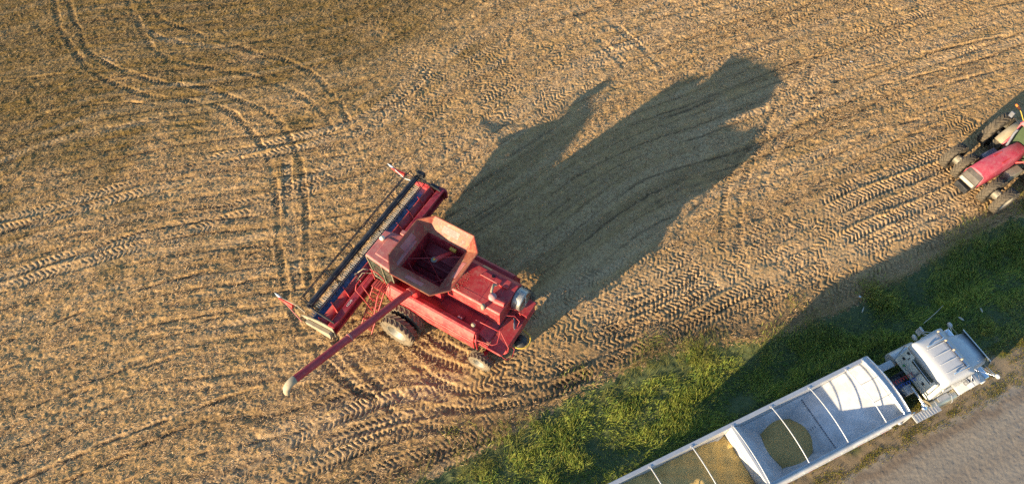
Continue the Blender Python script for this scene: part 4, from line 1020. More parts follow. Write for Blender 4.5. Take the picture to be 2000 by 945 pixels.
m.build('top_rail', M['alu'], TL, .015)
m = MB()
for sg_ in (1, -1):
    a, b = sorted((sg_*1.2, sg_*1.31)); m.box(X0, X1, a, b, 1.10, 1.245)
m.build('bottom_rail', M['white'], TL, .01)
m = MB()
for i in range(11):
    for sg_ in (-1, 1):
        a, b = sorted((sg_*1.311, sg_*1.315)); xx = X0+.6+i*1.2; m.box(xx, xx+.3, a, b, 1.15, 1.2)
m.build('reflector', M['tape_red'], TL)
# rolled tarp along the near rail
m = MB(); m.tube([(X0+.1, -1.33, 2.99), (-2.2, -1.34, 2.985), (2.2, -1.335, 2.99), (X1-.1, -1.33, 2.985)], .075, 18)
m.build('rolled_tarp', worn('rolled_grey_tarp', (.52, .50, .47), amount=.35, rough=.6), TL)
m = MB(); m.tube([(X1+.02, -1.33, 2.98), (X1+.12, -1.33, 2.98), (X1+.14, -1.36, 2.4), (X1+.2, -1.36, 1.6)], .022, 8); m.lathe([(.001, 0), (.09, .02), (.1, .09), (.001, .12)], (X1+.05, -1.3, 1.75), 'z', 14)
m.build('tarp_crank', M['alu'], TL)
# arched end caps
def cap(xa, xb, nm):
    m = MB(); n = 14; top = []
    for i in range(n+1):
        y = -1.30+2.6*i/n; top.append((y, 2.94+.20*(1-(y/1.30)**2)))
    m.extrude_profile(top+[(1.30, 2.88), (-1.30, 2.88)], 'x', xa, xb)
    return m.build(nm, M['alu'], TL, .008)
cap(6.22, 6.52, 'front_cap'); cap(-6.6, -6.3, 'rear_cap')
m = MB()
for xx in (6.23, 6.49):
    m.tube([(xx, -1.28+2.56*i/14, 2.955+.205*(1-((-1.28+2.56*i/14)/1.30)**2)) for i in range(15)], .022, 8)
m.build('cap_bead', M['chrome'], TL)
m = MB(); m.box(6.46, 6.5, -1.215, 1.215, 1.25, 2.88); m.box(-6.6, -6.56, -1.215, 1.215, 1.25, 2.88)
for i in range(4): m.box(6.501, 6.53, -.95+.6*i, -.90+.6*i, 1.3, 2.8)
m.build('end_wall', M['white'], TL)
# hopper sheets
m = MB(); t_ = .012
def hopper(xa, xb, za, xc0, xc1, fold=None):
    zb_, zt = .72, 1.95
    def hw(z): return min(1.21, .48+(z-zb_)*.5935)
    def sheet(p, q):        # from (x, z) down to (x, z), its sides following the side sheets
        ins = [(p[0], p[1])]
        if p[1] > zt > q[1]: f_ = (p[1]-zt)/(p[1]-q[1]); ins.append((p[0]+(q[0]-p[0])*f_, zt))
        ins.append((q[0], q[1]))
        m.plate([(x, hw(z), z) for x, z in ins]+[(x, -hw(z), z) for x, z in ins[::-1]], t_)
    def x_on(p, q, z): return p[0]+(q[0]-p[0])*(p[1]-z)/(p[1]-q[1])
    if fold: sheet((xb, 2.62), fold); e0 = fold
    else: e0 = (xb, za)
    sheet(e0, (xc1, zb_)); sheet((xa, za), (xc0, zb_))
    xr = (x_on((xb, 2.62), fold, zt) if fold else x_on(e0, (xc1, zb_), min(zt, e0[1]))); xl = x_on((xa, za), (xc0, zb_), min(zt, za))
    for sg_ in (1, -1):
        pts = [(xl, sg_*1.21, zt), (xr, sg_*1.21, zt)]+([(fold[0], sg_*hw(fold[1]), fold[1])] if fold else [])+[(xc1, sg_*.48, zb_), (xc0, sg_*.48, zb_)]
        m.plate(pts, t_)
hopper(.07, 6.42, 2.7, 2.0, 2.62, (3.62, 1.80))
lin = m.build('hopper_sheet', M['liner'], TL)
m = MB(); hopper(-6.5, -.10, 1.6, -3.9, -2.5); m.build('hopper_sheet', M['liner'], TL)
m = MB()
for xa, xb in ((1.9, 2.75), (-4.0, -2.4)):
    m.hexa([(xa+.15, -.5, .45), (xb-.15, -.5, .45), (xb-.15, .5, .45), (xa+.15, .5, .45), (xa, -.6, .74), (xb, -.6, .74), (xb, .6, .74), (xa, .6, .74)])
m.build('hopper_chute', M['alu'], TL, .01)
m = MB()
m.box(3.615, 3.632, -1.12, 1.12, 1.815, 1.822)
for i in range(26): m.box(3.585, 3.66, -1.1+.088*i-.009, -1.1+.088*i+.009, 1.80, 1.824)
for i in range(26):
    f_ = (i+.5)/26; m.box(3.68+2.5*f_*0-0+.0, 3.70, .0, .001, 1.7, 1.701)
for i in range(7): xx = 3.05+.075*i; zz_ = .72+(1.80-.72)*(xx-2.62)/(1.0); m.box(xx-.012, xx+.012, -.05, .05, zz_+.0, zz_+.014)
m.build('weld_seam', M['rim_dark'], lin)
# centre divider and bows
m = MB(); m.box(-.06, .06, -1.2, 1.2, 2.80, 2.93); m.box(-.012, .012, -1.21, 1.21, 1.6, 2.80)
m.build('divider', M['white'], TL, .01)
for xx in (-5.4, -3.6, -1.8, .04, 1.8, 3.6, 5.4):
    m = MB(); m.tube([(xx, -1.20+2.4*i/16, 2.94+.16*(1-((-1.20+2.4*i/16)/1.20)**2)) for i in range(17)], .021, 8)
    m.box(xx-.05, xx+.05, 1.14, 1.24, 2.935, 2.96); m.box(xx-.05, xx+.05, -1.24, -1.14, 2.935, 2.96)
    m.build('tarp_bow', M['alu'], TL)
m = MB()
for yy in (.42, -.36): m.tube([(5.4, yy, 3.09), (6.25, yy, 3.12)], .010, 6)
m.build('tarp_strap', M['rim_dark'], TL)
# underframe
m = MB()
for sg_ in (1, -1): m.bar((-6.5, sg_*.5, 1.0), (-3.9, sg_*.5, 1.0), .1, .25); m.bar((2.8, sg_*.5, 1.12), (6.4, sg_*.5, 1.12), .1, .2)
for sg_ in (1, -1): m.box(3.9, 4.02, sg_*.85-.05, sg_*.85+.05, .25, 1.2); m.box(3.82, 4.1, sg_*.85-.12, sg_*.85+.12, .2, .25)
m.bar((-5.9, -1.0, .52), (-5.9, 1.0, .52), .13, .13); m.bar((-4.7, -1.0, .52), (-4.7, 1.0, .52), .13, .13)
m.build('underframe', M['black'], TL)
for xx in (-5.9, -4.7):
    for yy in (1.0, .68, -.68, -1.0):
        wheel(TL, (xx, yy, .52), .52, .28, .29, 26, M['rubber_dark'], M['rim'], 1 if yy > 0 else -1, .012)

# soybeans in the two bays (each a load lying in the trailer)
def heap(x0, x1, y0, y1, fz, nm, lab, keep=None):
    nx_, ny_ = int((x1-x0)/.06), int((y1-y0)/.06); vs = []
    xs = np.linspace(x0, x1, nx_); ys = np.linspace(y0, y1, ny_); XX, YY = np.meshgrid(xs, ys)
    ZZ = fz(XX, YY)+.008*rng.standard_normal(XX.shape)
    id_ = np.arange(nx_*ny_).reshape(ny_, nx_); q = np.stack([id_[:-1, :-1], id_[:-1, 1:], id_[1:, 1:], id_[1:, :-1]], -1).reshape(-1, 4)
    if keep: ok = keep(XX, YY, ZZ).ravel(); q = q[ok[q].all(1)]
    o = raw_mesh(nm, np.stack([XX, YY, ZZ], -1).reshape(-1, 3), q.ravel(), np.full(len(q), 4), M['beans'], smooth=True)
    o.location = TL.location; o.rotation_euler = (0, 0, ROAD_YAW)
    return tag(o, lab, 'grain', None, 'stuff')
def pool(x, y):
    u, v_ = np.abs(x-2.3)/.93, np.abs(y)/.88
    z = 1.43-.62*np.clip(u, 0, 1.3)**2.4*np.clip(v_, 0, 1.3)**2.4+.02*np.sin(5*x)*np.cos(4*y)
    for ax, bx, sg in ((2.62, 3.62, 1), (2.0, .9, 1)):
        t = (x-ax)/(bx-ax); vz = .72+1.08*np.clip(t, 0, 1.1); vy = .48+(vz-.72)*.5935
        d = np.abs(np.abs(y)-vy); z = np.where((t > .45) & (t < .86), np.maximum(z, np.where(d < .05, vz+.03, 0)), z)
    return z
heap(.95, 3.6, -1.16, 1.16, pool, 'soybean_pile', 'small pool of soybeans drawn down in the front hopper',
     lambda x, y, z: (np.abs(y) < .53+(z-.72)*.5935) & (x < 2.68+(z-.72)*.926) & (x > 1.94-(z-.72)*.975) & (z > .73))
def rear(x, y):
    z = 2.10+.07*np.sin(1.7*x+.6)*np.cos(1.3*y)+.05*np.sin(4.1*x+2*y)*np.cos(2.2*y)+.028*np.sin(9*x-5*y)+.02*np.sin(6*x+11*y)
    z = z-.22*smooth01((x+1.7)/1.1)
    z = z+.38*np.exp(-(((x+2.0)/.55)**2+((y+.05)/.38)**2))+.52*np.exp(-(((x+.62)/.25)**2+((y+.78)/.22)**2))
    return z+.35*np.exp(-((x+5.2)/.9)**2)
heap(-6.2, -.03, -1.21, 1.21, rear, 'soybean_load', 'deep load of soybeans filling the rear bay of the trailer')

# ------------------------------------------------------------------ white road tractor
TK = thing('semi_truck', 'white day cab truck parked on the road shoulder, hauling the silver trailer', 'truck', (8.859, 8.142, 0), ROAD_YAW)
m = MB()
for sg_ in (1, -1): m.bar((5.0, sg_*.43, .92), (12.0, sg_*.43, .92), .09, .24)
m.box(8.5, 8.62, -.5, .5, .82, 1.0); m.box(7.1, 7.2, -.42, .42, .85, .98)
m.bar((6.1, -.95, .52), (6.1, .95, .52), .15, .15); m.bar((7.35, -.95, .52), (7.35, .95, .52), .15, .15); m.bar((11.1, -.9, .5), (11.1, .9, .5), .12, .12)
m.build('chassis', M['black'], TK)
m = MB(); m.lathe([(.5, 0), (.52, .05), (.001, .07)], (6.1, 0, 1.05), 'z', 24); m.build('fifth_wheel', M['black'], TK)
for xx in (6.1, 7.35):
    for yy in (1.0, .69, -.69, -1.0): wheel(TK, (xx, yy, .52), .52, .27, .29, 26, M['rubber_dark'], M['rim'], 1 if yy > 0 else -1, .012)
for yy in (1.03, -1.03): wheel(TK, (11.05, yy, .52), .52, .28, .29, 26, M['rubber_dark'], M['chrome'], 1 if yy > 0 else -1, .012)
# cab shell
m = MB()
m.hexa([(8.66, -1.03, 1.05), (10.55, -1.05, 1.05), (10.55, 1.02, 1.05), (8.66, 1.0, 1.05), (8.60, -1.0, 2.45), (10.35, -1.0, 2.2), (10.35, .98, 2.2), (8.60, .97, 2.45)])
cabt = m.build('cab', M['cream'], TK, .06, 3)
m = MB()
def loft(rings, m):
    n = len(rings[0]); vs = [p for r_ in rings for p in r_]; fs = []
    for i in range(len(rings)-1):
        for j in range(n): a, b = i*n+j, i*n+(j+1) % n; fs.append((a, b, b+n, a+n))
    fs += [tuple(range(n))[::-1], tuple(range((len(rings)-1)*n, len(rings)*n))]; m.add(vs, fs, True)
def rr_ring(x0, x1, y0, y1, z, r, n=6):
    out = []
    for cx_, cy_, a0 in ((x1-r, y1-r, 0), (x0+r, y1-r, 90), (x0+r, y0+r, 180), (x1-r, y0+r, 270)):
        for i in range(n+1): a = R(a0+90*i/n); out.append((cx_+r*math.cos(a), cy_+r*math.sin(a), z))
    return out
loft([rr_ring(8.58, 10.32, -1.04, 1.01, 2.40, .12), rr_ring(8.55, 10.22, -1.04, 1.01, 2.66, .12), rr_ring(8.56, 10.05, -1.02, .99, 2.82, .13), rr_ring(8.61, 9.90, -.97, .94, 2.91, .15), rr_ring(8.70, 9.80, -.88, .85, 2.955, .16), rr_ring(8.86, 9.72, -.74, .72, 2.975, .18), rr_ring(9.0, 9.6, -.6, .58, 2.982, .2)], m)
roof = m.build('cab_roof', M['white'], TK)
m = MB()
for yy in (-.62, -.25, .12, .48): m.tube([(8.86, yy, 2.965), (9.3, yy, 3.0), (9.72, yy, 2.975)], .022, 8)
m.build('roof_rib', M['white'], roof)
m = MB(); m.plate([(9.80, -.86, 2.97), (9.80, .92, 2.97), (10.08, .95, 2.78), (10.08, -.90, 2.78)], .03); m.build('sun_visor', M['white'], roof, .01)
m = MB(); m.bar((9.80, -.88, 3.0), (9.80, .94, 3.0), .06, .05); m.build('visor_trim', M['chrome'], roof)
for yy in (-.80, -.42, .03, .48, .92):
    m = MB(); m.lathe([(.001, -.07), (.035, -.04), (.045, .0), (.04, .07), (.001, .08)], (9.78, yy, 3.04), 'x', 12)
    m.build('marker_lamp', worn('amber_lens', (.50, .40, .29), amount=.1, rough=.3) if yy == -.80 else bpy.data.materials['amber_lens'], roof)
for yy, xa, xb in ((.57, 8.86, 9.74), (-.78, 9.02, 9.82)):
    m = MB(); m.tube([(xa, yy, 3.06), (xa+.1, yy, 3.06), (xb-.2, yy, 3.065), (xb, yy, 3.07)], [.045, .018, .025, .07], 12); m.tube([(xa+.15, yy, 2.96), (xa+.15, yy, 3.06)], .015, 6); m.tube([(xb-.2, yy, 2.96), (xb-.2, yy, 3.06)], .015, 6)
    m.build('air_horn', M['chrome'], roof)
# rear window and fittings
def backx(z): return 8.66-(z-1.05)*.043
m = MB(); z0_, z1_ = 2.0, 2.36
m.plate([(backx(z0_)-.008, -.60, z0_), (backx(z0_)-.008, .50, z0_), (backx(z1_)-.008, .50, z1_), (backx(z1_)-.008, -.60, z1_)], .02)
m.build('rear_window', M['glass'], cabt, .015)
m = MB(); m.tube([(8.585, .48, 2.2), (8.56, .3, 2.2), (8.56, -.5, 2.16), (8.59, -.6, 2.14)], .016, 8); m.build('window_bar', M['chrome'], cabt)
m = MB()
for yy, zz in ((.80, 2.25), (.78, 1.75), (-.42, 1.66)): m.box(backx(zz)-.05, backx(zz)-.004, yy-.06, yy+.06, zz-.06, zz+.06)
m.box(backx(2.0)-.02, backx(2.0)-.004, .62, .66, 1.9, 2.1)
m.build('work_lamp', M['black'], cabt, .01)
m = MB(); m.bar((8.60, -.02, 1.95), (8.62, -.02, 1.3), .07, .05, (0, 1, 0)); m.tube([(8.58, .55, 1.55), (8.5, .40, 1.5), (8.52, .15, 1.6), (8.58, .02, 1.62)], .015, 6)
m.build('air_line_bracket', M['rim_dark'], cabt)
m = MB(); m.lathe([(.05, 0), (.05, .06), (.001, .07)], (8.52, .56, 1.52), 'z', 12); m.build('connector', M['green_g'], cabt)
# coiled air lines
for nm, mt, ya, yb, zz in (('air_hose', 'hosered', .14, .12, 1.42), ('air_hose', 'hoseblue', -.06, -.10, 1.40)):
    m = MB(); P = []
    for i in range(260):
        f_ = i/259; t = f_*2*math.pi*16; P.append((6.62+1.98*f_, ya+(yb-ya)*f_+.062*math.cos(t), zz+.15*f_-.35*f_*(1-f_)+.062*math.sin(t)))
    m.tube(P, .0115, 6); m.build(nm, M[mt], TK)
# side door, glass, steps
m = MB(); m.plate([(9.0, -1.045, 1.25), (10.25, -1.055, 1.25), (10.2, -1.03, 2.0), (9.0, -1.03, 2.0)], .02); m.build('door', M['white'], cabt, .01)
m = MB(); m.plate([(9.1, -1.03, 2.02), (10.2, -1.03, 2.02), (10.12, -1.02, 2.42), (9.1, -1.02, 2.42)], .02); m.plate([(9.1, 1.01, 2.02), (10.2, 1.01, 2.02), (10.12, .995, 2.42), (9.1, .995, 2.42)], .02)
m.build('side_window', M['glass'], cabt)
m = MB(); m.plate([(10.36, -.9, 2.16), (10.36, .88, 2.16), (10.08, .85, 2.74), (10.08, -.87, 2.74)], .02); m.build('windshield', M['glass'], TK)
for yy in (-1.16, 1.12):
    m = MB(); m.tube([(8.75, yy, .68), (10.05, yy, .68)], .30, 26)
    tk_ = m.build('fuel_tank', worn('polished_tank', (.6, .53, .38), amount=.25, rough=.25, metal=.8) if yy < 0 else M['alu'], TK)  # near tank: golden reflection of grass and sun put into the colour
    m = MB()
    for xx in (9.0, 9.8): m.tube([(xx-.025, yy, .68), (xx+.025, yy, .68)], .307, 26)
    m.box(9.15, 9.7, yy-.1, yy+.1, .985, 1.0); m.build('strap', M['alu'], tk_)
m = MB(); m.box(7.75, 9.05, -1.56, -1.22, .88, .93); m.box(7.9, 8.6, .80, 1.1, .9, .95)
for i in range(9): m.box(7.8+.13*i, 7.84+.13*i, -1.54, -1.24, .931, .937)
m.build('deck_plate', M['alu'], TK, .008)
m = MB(); m.box(8.05, 8.45, -.48, -.12, .93, 1.22); m.build('battery_box', M['alu'], TK, .015)
m = MB(); m.box(7.0, 7.9, .86, 1.12, 1.02, 1.06); m.box(7.5, 7.85, .42, .78, .93, 1.08); m.build('mud_guard', M['alu'], TK, .01)
m = MB(); m.box(6.8, 8.5, -.40, .40, .84, .88); m.build('catwalk', M['rim_dark'], TK)
m = MB(); m.tube([(8.30, -1.12, 1.25), (8.28, -.9, 1.32), (8.30, -.4, 1.36), (8.36, -.28, 1.30), (8.4, -.26, 1.0)], .055, 14); m.lathe([(.001, -.1), (.13, -.08), (.14, .08), (.001, .1)], (8.30, -1.18, 1.16), 'z', 16)
m.build('exhaust_pipe', M['chrome'], TK)
# hood and fenders
m = MB()
loft([[(10.28, -.98, 1.0), (10.28, .95, 1.0), (10.28, .93, 1.75), (10.28, .80, 2.02), (10.28, .4, 2.13), (10.28, -.43, 2.13), (10.28, -.83, 2.02), (10.28, -.96, 1.75)],
      [(11.0, -.84, .95), (11.0, .81, .95), (11.0, .80, 1.65), (11.0, .70, 1.90), (11.0, .36, 2.0), (11.0, -.39, 2.0), (11.0, -.73, 1.90), (11.0, -.83, 1.65)],
      [(11.68, -.80, .9), (11.68, .70, .9), (11.68, .69, 1.5), (11.68, .62, 1.70), (11.68, .32, 1.78), (11.68, -.42, 1.78), (11.68, -.72, 1.70), (11.68, -.79, 1.5)],
      [(11.82, -.74, .9), (11.82, .64, .9), (11.82, .63, 1.4), (11.82, .56, 1.58), (11.82, .30, 1.66), (11.82, -.40, 1.66), (11.82, -.66, 1.58), (11.82, -.73, 1.4)]], m)
hd = m.build('hood', M['white'], TK, .03, 3)
m = MB(); m.plate([(11.70, -.90, 1.70), (11.70, .76, 1.70), (11.64, .70, 1.92), (11.64, -.84, 1.92)], .02); m.build('bug_shield', M['glass'], hd)
m = MB(); m.tube([(11.64, -.86, 1.93), (11.64, .72, 1.93)], .022, 8); m.tube([(11.66, -.86, 1.93), (11.74, -.92, 1.7)], .02, 8); m.build('shield_trim', M['chrome'], hd)
m = MB(); m.box(11.83, 11.86, -.62, .52, .95, 1.5); m.build('grille', M['chrome'], hd)
for sg_, yc in ((-1, -1.12), (1, 1.08)):
    m = MB(); rings = []
    for a in range(-10, 191, 20):
        c_, s_ = math.cos(R(a)), math.sin(R(a)); rings.append([(11.05+.68*c_, yc-.24, .58+.66*s_), (11.05+.68*c_, yc+.24, .58+.66*s_), (11.05+.62*c_, yc+.24, .58+.60*s_), (11.05+.62*c_, yc-.24, .58+.60*s_)])
    loft(rings, m); m.build('fender', M['white'], TK, .01)
m = MB(); m.hexa([(10.1, -1.38, .95), (11.0, -1.36, 1.0), (11.0, -.85, 1.0), (10.1, -.95, .95), (10.1, -1.36, 1.02), (11.0, -1.34, 1.22), (11.0, -.85, 1.3), (10.1, -.95, 1.1)]); m.build('step_fairing', M['white'], TK, .03)
m = MB(); m.box(11.75, 12.02, -1.28, 1.22, .45, .80); m.build('bumper', M['chrome'], TK, .05, 3)
# mirrors, brackets
def mirror(nm, p, q, sz, round_=False, tgt=None):
    m = MB(); m.tube([p, q], .011, 6); m.tube([(p[0]-.25, p[1], p[2]-.1), q], .010, 6)
    if tgt: m.tube([tgt, q], .010, 6)
    o = m.build(nm, M['chrome'], TK)
    m = MB()
    if round_: m.lathe([(.001, -.05), (sz*.8, -.04), (sz, .0), (sz, .03), (.001, .035)], (q[0], q[1], q[2]), 'x', 18)
    else: m.box(q[0]-.04, q[0]+.04, q[1]-sz*.55, q[1]+sz*.55, q[2]-sz, q[2]+sz)
    m.build('mirror_head', M['alu'], o, 0 if round_ else .02)
mirror('hood_mirror', (11.2, -.85, 1.8), (11.30, -1.50, 2.05), .11, True, (11.5, -.8, 1.65))
mirror('hood_mirror', (11.2, .8, 1.8), (11.12, 1.10, 2.12), .12, True, (11.5, .7, 1.65))
mirror('door_mirror', (10.1, 1.0, 2.45), (9.75, 1.40, 2.15), .22, False, (10.05, 1.0, 1.9))
mirror('door_mirror', (10.1, -1.03, 2.45), (10.02, -1.34, 2.10), .18, False, (10.05, -1.03, 1.9))
m = MB(); m.lathe([(.001, -.05), (.12, -.04), (.14, .02), (.001, .03)], (9.66, 1.34, 1.74), 'x', 18); m.build('convex_mirror', M['alu'], TK)
m = MB(); m.tube([(8.75, 1.05, 1.3), (8.70, 1.12, 2.2), (8.75, 1.02, 2.3)], .018, 8); m.tube([(8.78, -1.06, 1.3), (8.74, -1.12, 2.1), (8.78, -1.03, 2.2)], .018, 8); m.build('grab_handle', M['chrome'], TK)
m = MB(); m.tube([(10.3, -1.0, 2.1), (10.25, -1.15, 2.0), (10.5, -1.2, 1.75), (10.7, -1.1, 1.55)], .03, 8); m.lathe([(.001, -.12), (.11, -.1), (.12, .1), (.001, .12)], (10.42, -1.12, 1.5), 'x', 14); m.tube([(10.9, -.9, 1.9), (10.9, -1.25, 1.6), (11.2, -1.3, 1.35)], .012, 6)
m.build('air_intake', M['rim_dark'], TK)
m = MB(); m.tube([(10.3, .85, 2.1), (10.28, 1.05, 2.6)], .01, 6); m.tube([(10.0, .95, 2.5), (9.5, 1.1, 2.35), (9.3, 1.02, 2.2)], .018, 6); m.build('aerial', M['chrome'], TK)

# ------------------------------------------------------------------ row-crop tractor on the right edge of the frame
_h = R(209.0); _O = np.array([23.622, 23.148]); _l = np.array([-math.sin(_h), math.cos(_h)])
TRX = _O+.28*_l
TR = thing('farm_tractor', 'red row crop tractor with dual tyres standing near the field margin', 'tractor', (TRX[0], TRX[1], 0), _h)
m = MB(); m.box(-3.0, 1.45, -.24, .24, .75, 1.15); m.bar((.5, -1.7, .74), (.5, 1.7, .74), .16, .16); m.bar((-2.5, -1.9, .98), (-2.5, 1.9, .98), .2, .2)
m.build('chassis', M['black'], TR, .02)
for yy in (-1.62, -.86, .86, 1.62):
    wheel(TR, (.5, yy, .74), .74, .40, .42, 20, M['rubber_dark'], M['rim'], 1 if yy > 0 else -1, .04)
for yy in (-1.70, -.98, .98, 1.70):
    wheel(TR, (-2.5, yy, .98), .98, .48, .54, 24, M['rubber_dark'], M['rim'], 1 if yy > 0 else -1, .045)
m = MB()
for sg_ in (1, -1): m.tube([(.5, sg_*1.05, .74), (.5, sg_*1.44, .74)], .24, 22); m.lathe([(.001, 0), (.11, 0), (.11, .02), (.001, .03)], (.5, sg_*1.24, .97), 'z', 14)
m.build('hub_spacer', M['rim'], TR)
m = MB()
loft([[(1.42, -0.464, 1.0), (1.42, 0.464, 1.0), (1.36, 0.476, 1.42), (1.22, 0.418, 1.66), (1.18, 0.174, 1.72), (1.18, -0.174, 1.72), (1.22, -0.418, 1.66), (1.36, -0.476, 1.42)],
      [(.4, -0.499, 1.05), (.4, 0.499, 1.05), (.4, 0.510, 1.52), (.4, 0.429, 1.78), (.4, 0.186, 1.84), (.4, -0.186, 1.84), (.4, -0.429, 1.78), (.4, -0.510, 1.52)],
      [(-.8, -0.464, 1.1), (-.8, 0.464, 1.1), (-.8, 0.464, 1.6), (-.8, 0.360, 1.90), (-.8, 0.162, 1.96), (-.8, -0.162, 1.96), (-.8, -0.360, 1.90), (-.8, -0.464, 1.6)],
      [(-1.62, -0.394, 1.15), (-1.62, 0.394, 1.15), (-1.62, 0.383, 1.7), (-1.62, 0.290, 2.0), (-1.62, 0.139, 2.04), (-1.62, -0.139, 2.04), (-1.62, -0.290, 2.0), (-1.62, -0.383, 1.7)]], m)
hd = m.build('hood', M['pinkred'], TR, .02)
m = MB(); m.plate([(-.05, -.30, 1.865), (-.55, -.26, 1.915), (-.55, .26, 1.915), (-.05, .30, 1.865)], .02); m.build('hood_vent', M['hosered'], hd)
m = MB(); m.hexa([(1.43, -.48, .98), (1.62, -.46, 1.0), (1.62, .46, 1.0), (1.43, .48, .98), (1.20, -.42, 1.67), (1.42, -.42, 1.50), (1.42, .42, 1.50), (1.20, .42, 1.67)])
gr = m.build('grille', worn('dark_grille', (.045, .036, .03), amount=.12, rough=.5), hd, .04)
m = MB(); m.hexa([(1.60, -.40, 1.08), (1.65, -.38, 1.08), (1.65, .38, 1.08), (1.60, .40, 1.08), (1.54, -.39, 1.24), (1.595, -.37, 1.23), (1.595, .37, 1.23), (1.54, .39, 1.24)])
m.build('headlight', worn('lamp_lens', (.42, .36, .27), amount=.3, rough=.2), TR, .03)
m = MB(); m.box(1.45, 1.78, -.36, .36, .62, .96); m.build('front_weight', M['black'], TR, .03)
m = MB(); m.box(-1.1, -.2, -.82, -.45, .85, 1.3); m.build('step_box', M['rim_dark'], TR, .03)
m = MB(); m.box(-1.25, -.35, .50, .92, .8, 1.32); m.build('fuel_tank', M['beige'], TR, .05)
m = MB(); m.tube([(-1.15, .42, 1.4), (-1.3, .75, 1.75), (-1.7, .9, 1.8)], .05, 10); m.build('exhaust_pipe', M['red'], TR)
m = MB(); m.hexa([(-3.0, -.80, 1.3), (-1.65, -.62, 1.3), (-1.65, .62, 1.3), (-3.0, .80, 1.3), (-2.95, -.82, 2.85), (-1.75, -.72, 2.85), (-1.75, .72, 2.85), (-2.95, .82, 2.85)])
cb = m.build('cab', M['greenglass'], TR, .03)
m = MB()
for (xb, yb, xt, yt) in ((-1.65, .62, -1.75, .72), (-1.65, -.62, -1.75, -.72), (-3.0, .8, -2.95, .82), (-3.0, -.8, -2.95, -.82)): m.bar((xb, yb, 1.3), (xt, yt, 2.85), .08, .08, (1, 0, 0))
m.build('cab_post', M['pinkred'], cb)
m = MB(); m.hexa([(-3.1, -.88, 2.85), (-1.62, -.80, 2.85), (-1.62, .80, 2.85), (-3.1, .88, 2.85), (-3.0, -.8, 3.02), (-1.7, -.72, 3.02), (-1.7, .72, 3.02), (-3.0, .8, 3.02)])
m.build('cab_roof', M['pinkred'], TR, .05, 3)
for sg_ in (1, -1):
    m = MB(); rings = []
    for a in range(25, 156, 13):
        c_, s_ = math.cos(R(a)), math.sin(R(a)); rings.append([(-2.45+1.12*c_, sg_*.72, .98+1.10*s_), (-2.45+1.12*c_, sg_*1.18, .98+1.10*s_), (-2.45+1.08*c_, sg_*1.18, .98+1.06*s_), (-2.45+1.08*c_, sg_*.72, .98+1.06*s_)])
    loft(rings, m); fd = m.build('fender', M['beige'], TR)
    m = MB(); m.tube([(-2.45+1.13*math.cos(R(a)), sg_*.70, .98+1.11*math.sin(R(a))) for a in range(25, 120, 10)], .05, 8); m.build('fender_trim', M['pinkred'], fd)
    m = MB(); m.tube([(-2.7, sg_*.8, 2.05), (-3.15, sg_*1.5, 2.15), (-3.2, sg_*1.75, 2.2)], .022, 8); arm = m.build('lamp_arm', M['yellow'], TR)
    m = MB(); m.tube([(-3.19, sg_*1.62, 2.2), (-3.23, sg_*1.95, 2.24)], .055, 12); m.build('warning_lamp', M['orange'], arm)
    m = MB(); m.tube([(-2.1, sg_*.8, 2.4), (-2.35, sg_*1.45, 2.35)], .018, 8); mm = m.build('mirror_arm', M['black'], TR)
    m = MB(); m.box(-2.41, -2.33, sg_*1.55-.11, sg_*1.55+.11, 2.2, 2.52); m.build('mirror_head', M['rim_dark'], mm, .02)
m = MB(); m.tube([(-1.2, -.45, 1.8), (-1.2, -.55, 2.6), (-1.25, -.55, 2.85)], .06, 12); m.build('exhaust_stack', M['rim_dark'], TR)

# ------------------------------------------------------------------ small litter in the verge
def litter(nm, lab, cat, pos, pts, th, mat):
    z = float(ground_z(np.array([pos[0]]), np.array([pos[1]]))[0])
    m = MB(); m.plate(pts, th); o = m.build(nm, mat, None, .003); o.location = (pos[0], pos[1], z+.24); o.rotation_euler = (R(random.uniform(-15, 15)), R(random.uniform(-15, 15)), random.uniform(0, 6.28))
    return tag(o, lab, cat)
husk = worn('pale_husk', (.50, .44, .33), amount=.3, rough=.8)
def leaf(l, w):
    return [(-l/2, 0, 0), (-l/6, -w/2, .02), (l/4, -w/2.4, .03), (l/2, 0, 0), (l/4, w/2.4, .03), (-l/6, w/2, .02)]
litter('dry_husk', 'larger pale dry husk on dark grass beside the truck hood', 'husk', (20.3, 15.09), leaf(.30, .10), .012, husk)
litter('dry_husk', 'smaller pale dry husk on dark grass past the front mirror of the truck', 'husk', (21.38, 15.55), leaf(.26, .07), .012, husk)
litter('dry_leaf_strip', 'narrow curled pale leaf lying in shaded grass beside the trailer front', 'leaf', (16.0, 15.58), leaf(.42, .05), .01, husk)
litter('paper_scrap', 'tiny white scrap in shaded grass near the field margin', 'scrap', (16.02, 16.24), [(-.05, -.04, 0), (.05, -.05, .01), (.06, .04, 0), (-.04, .05, .01)], .006, M['white'])
litter('paper_scrap', 'small white scrap on the stubble beyond the combine shadow', 'scrap', (19.38, 31.47), [(-.08, -.03, -.2), (.08, -.035, -.19), (.07, .03, -.2), (-.07, .04, -.19)], .006, M['white'])
m = MB(); m.tube([(0, 0, 0), (.35, .25, .12), (.7, .52, .16), (1.02, .80, .22)], [.018, .016, .012, .008], 6)
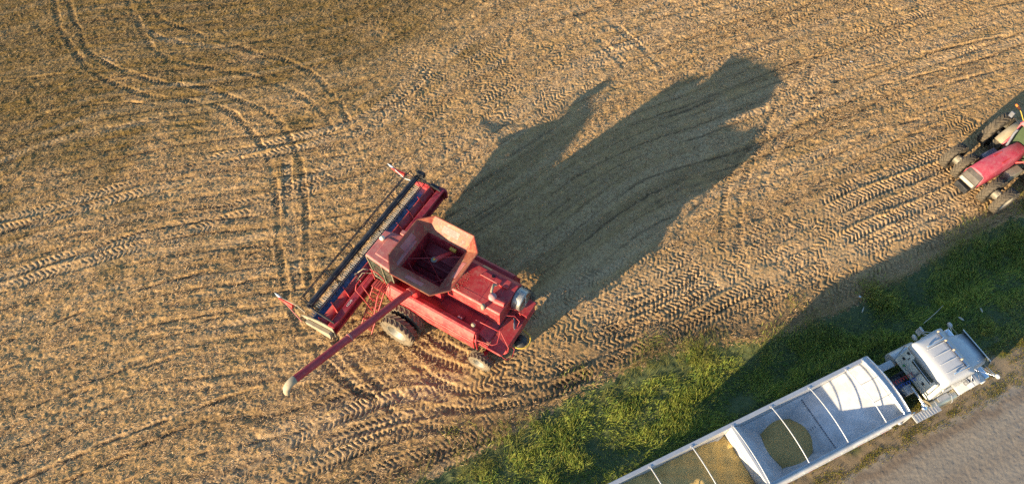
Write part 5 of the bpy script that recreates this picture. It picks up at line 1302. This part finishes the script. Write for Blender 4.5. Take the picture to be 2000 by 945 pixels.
o = m.build('dead_stalk', husk); o.location = (18.56, 14.88, float(ground_z(np.array([18.56]), np.array([14.88]))[0])+.2)
tag(o, 'long pale dead stalk leaning over the grass beside the cab mirrors', 'stalk')


# ------------------------------------------------------------------ light, sky, camera
SUN_EL, SUN_AZ = R(10.2), R(219.8)     # azimuth counter-clockwise from +X, towards the sun
w = bpy.data.worlds.new('World'); scene.world = w; w.use_nodes = True
nt = w.node_tree; nt.nodes.clear()
sky = nt.nodes.new('ShaderNodeTexSky'); sky.sky_type = 'NISHITA'; sky.sun_disc = False
sky.sun_elevation = SUN_EL; sky.sun_rotation = math.pi/2-SUN_AZ
sky.air_density = 1.0; sky.dust_density = .5; sky.ozone_density = 3.0
bg = nt.nodes.new('ShaderNodeBackground'); bg.inputs['Strength'].default_value = .105
wo = nt.nodes.new('ShaderNodeOutputWorld'); nt.links.new(sky.outputs[0], bg.inputs[0]); nt.links.new(bg.outputs[0], wo.inputs[0])
sl = bpy.data.lights.new('sun', 'SUN'); sl.energy = 4.7; sl.angle = R(.5); sl.color = (1.0, .785, .49)
so = bpy.data.objects.new('sun', sl); col.objects.link(so)
dirv = Vector((math.cos(SUN_EL)*math.cos(SUN_AZ), math.cos(SUN_EL)*math.sin(SUN_AZ), math.sin(SUN_EL)))
so.rotation_euler = dirv.to_track_quat('Z', 'Y').to_euler(); so.location = dirv*60

cd = bpy.data.cameras.new('camera'); cd.sensor_width = 36; cd.lens = 36*1459.13/2000; cd.clip_end = 3000; cd.clip_start = .5
co = bpy.data.objects.new('camera', cd); col.objects.link(co); co.location = (0, 0, 30.64); co.rotation_euler = (.563, 0, 0)
scene.camera = co
scene.view_settings.view_transform = 'Standard'; scene.view_settings.look = 'None'; scene.view_settings.gamma = 1.0
scene.view_settings.exposure = 1.62; scene.view_settings.use_curve_mapping = False
scene.cycles.use_denoising = False
scene.cycles.max_bounces = 6; scene.cycles.sample_clamp_indirect = 4.0; scene.cycles.caustics_reflective = False
scene.render.resolution_x = 1024; scene.render.resolution_y = 483
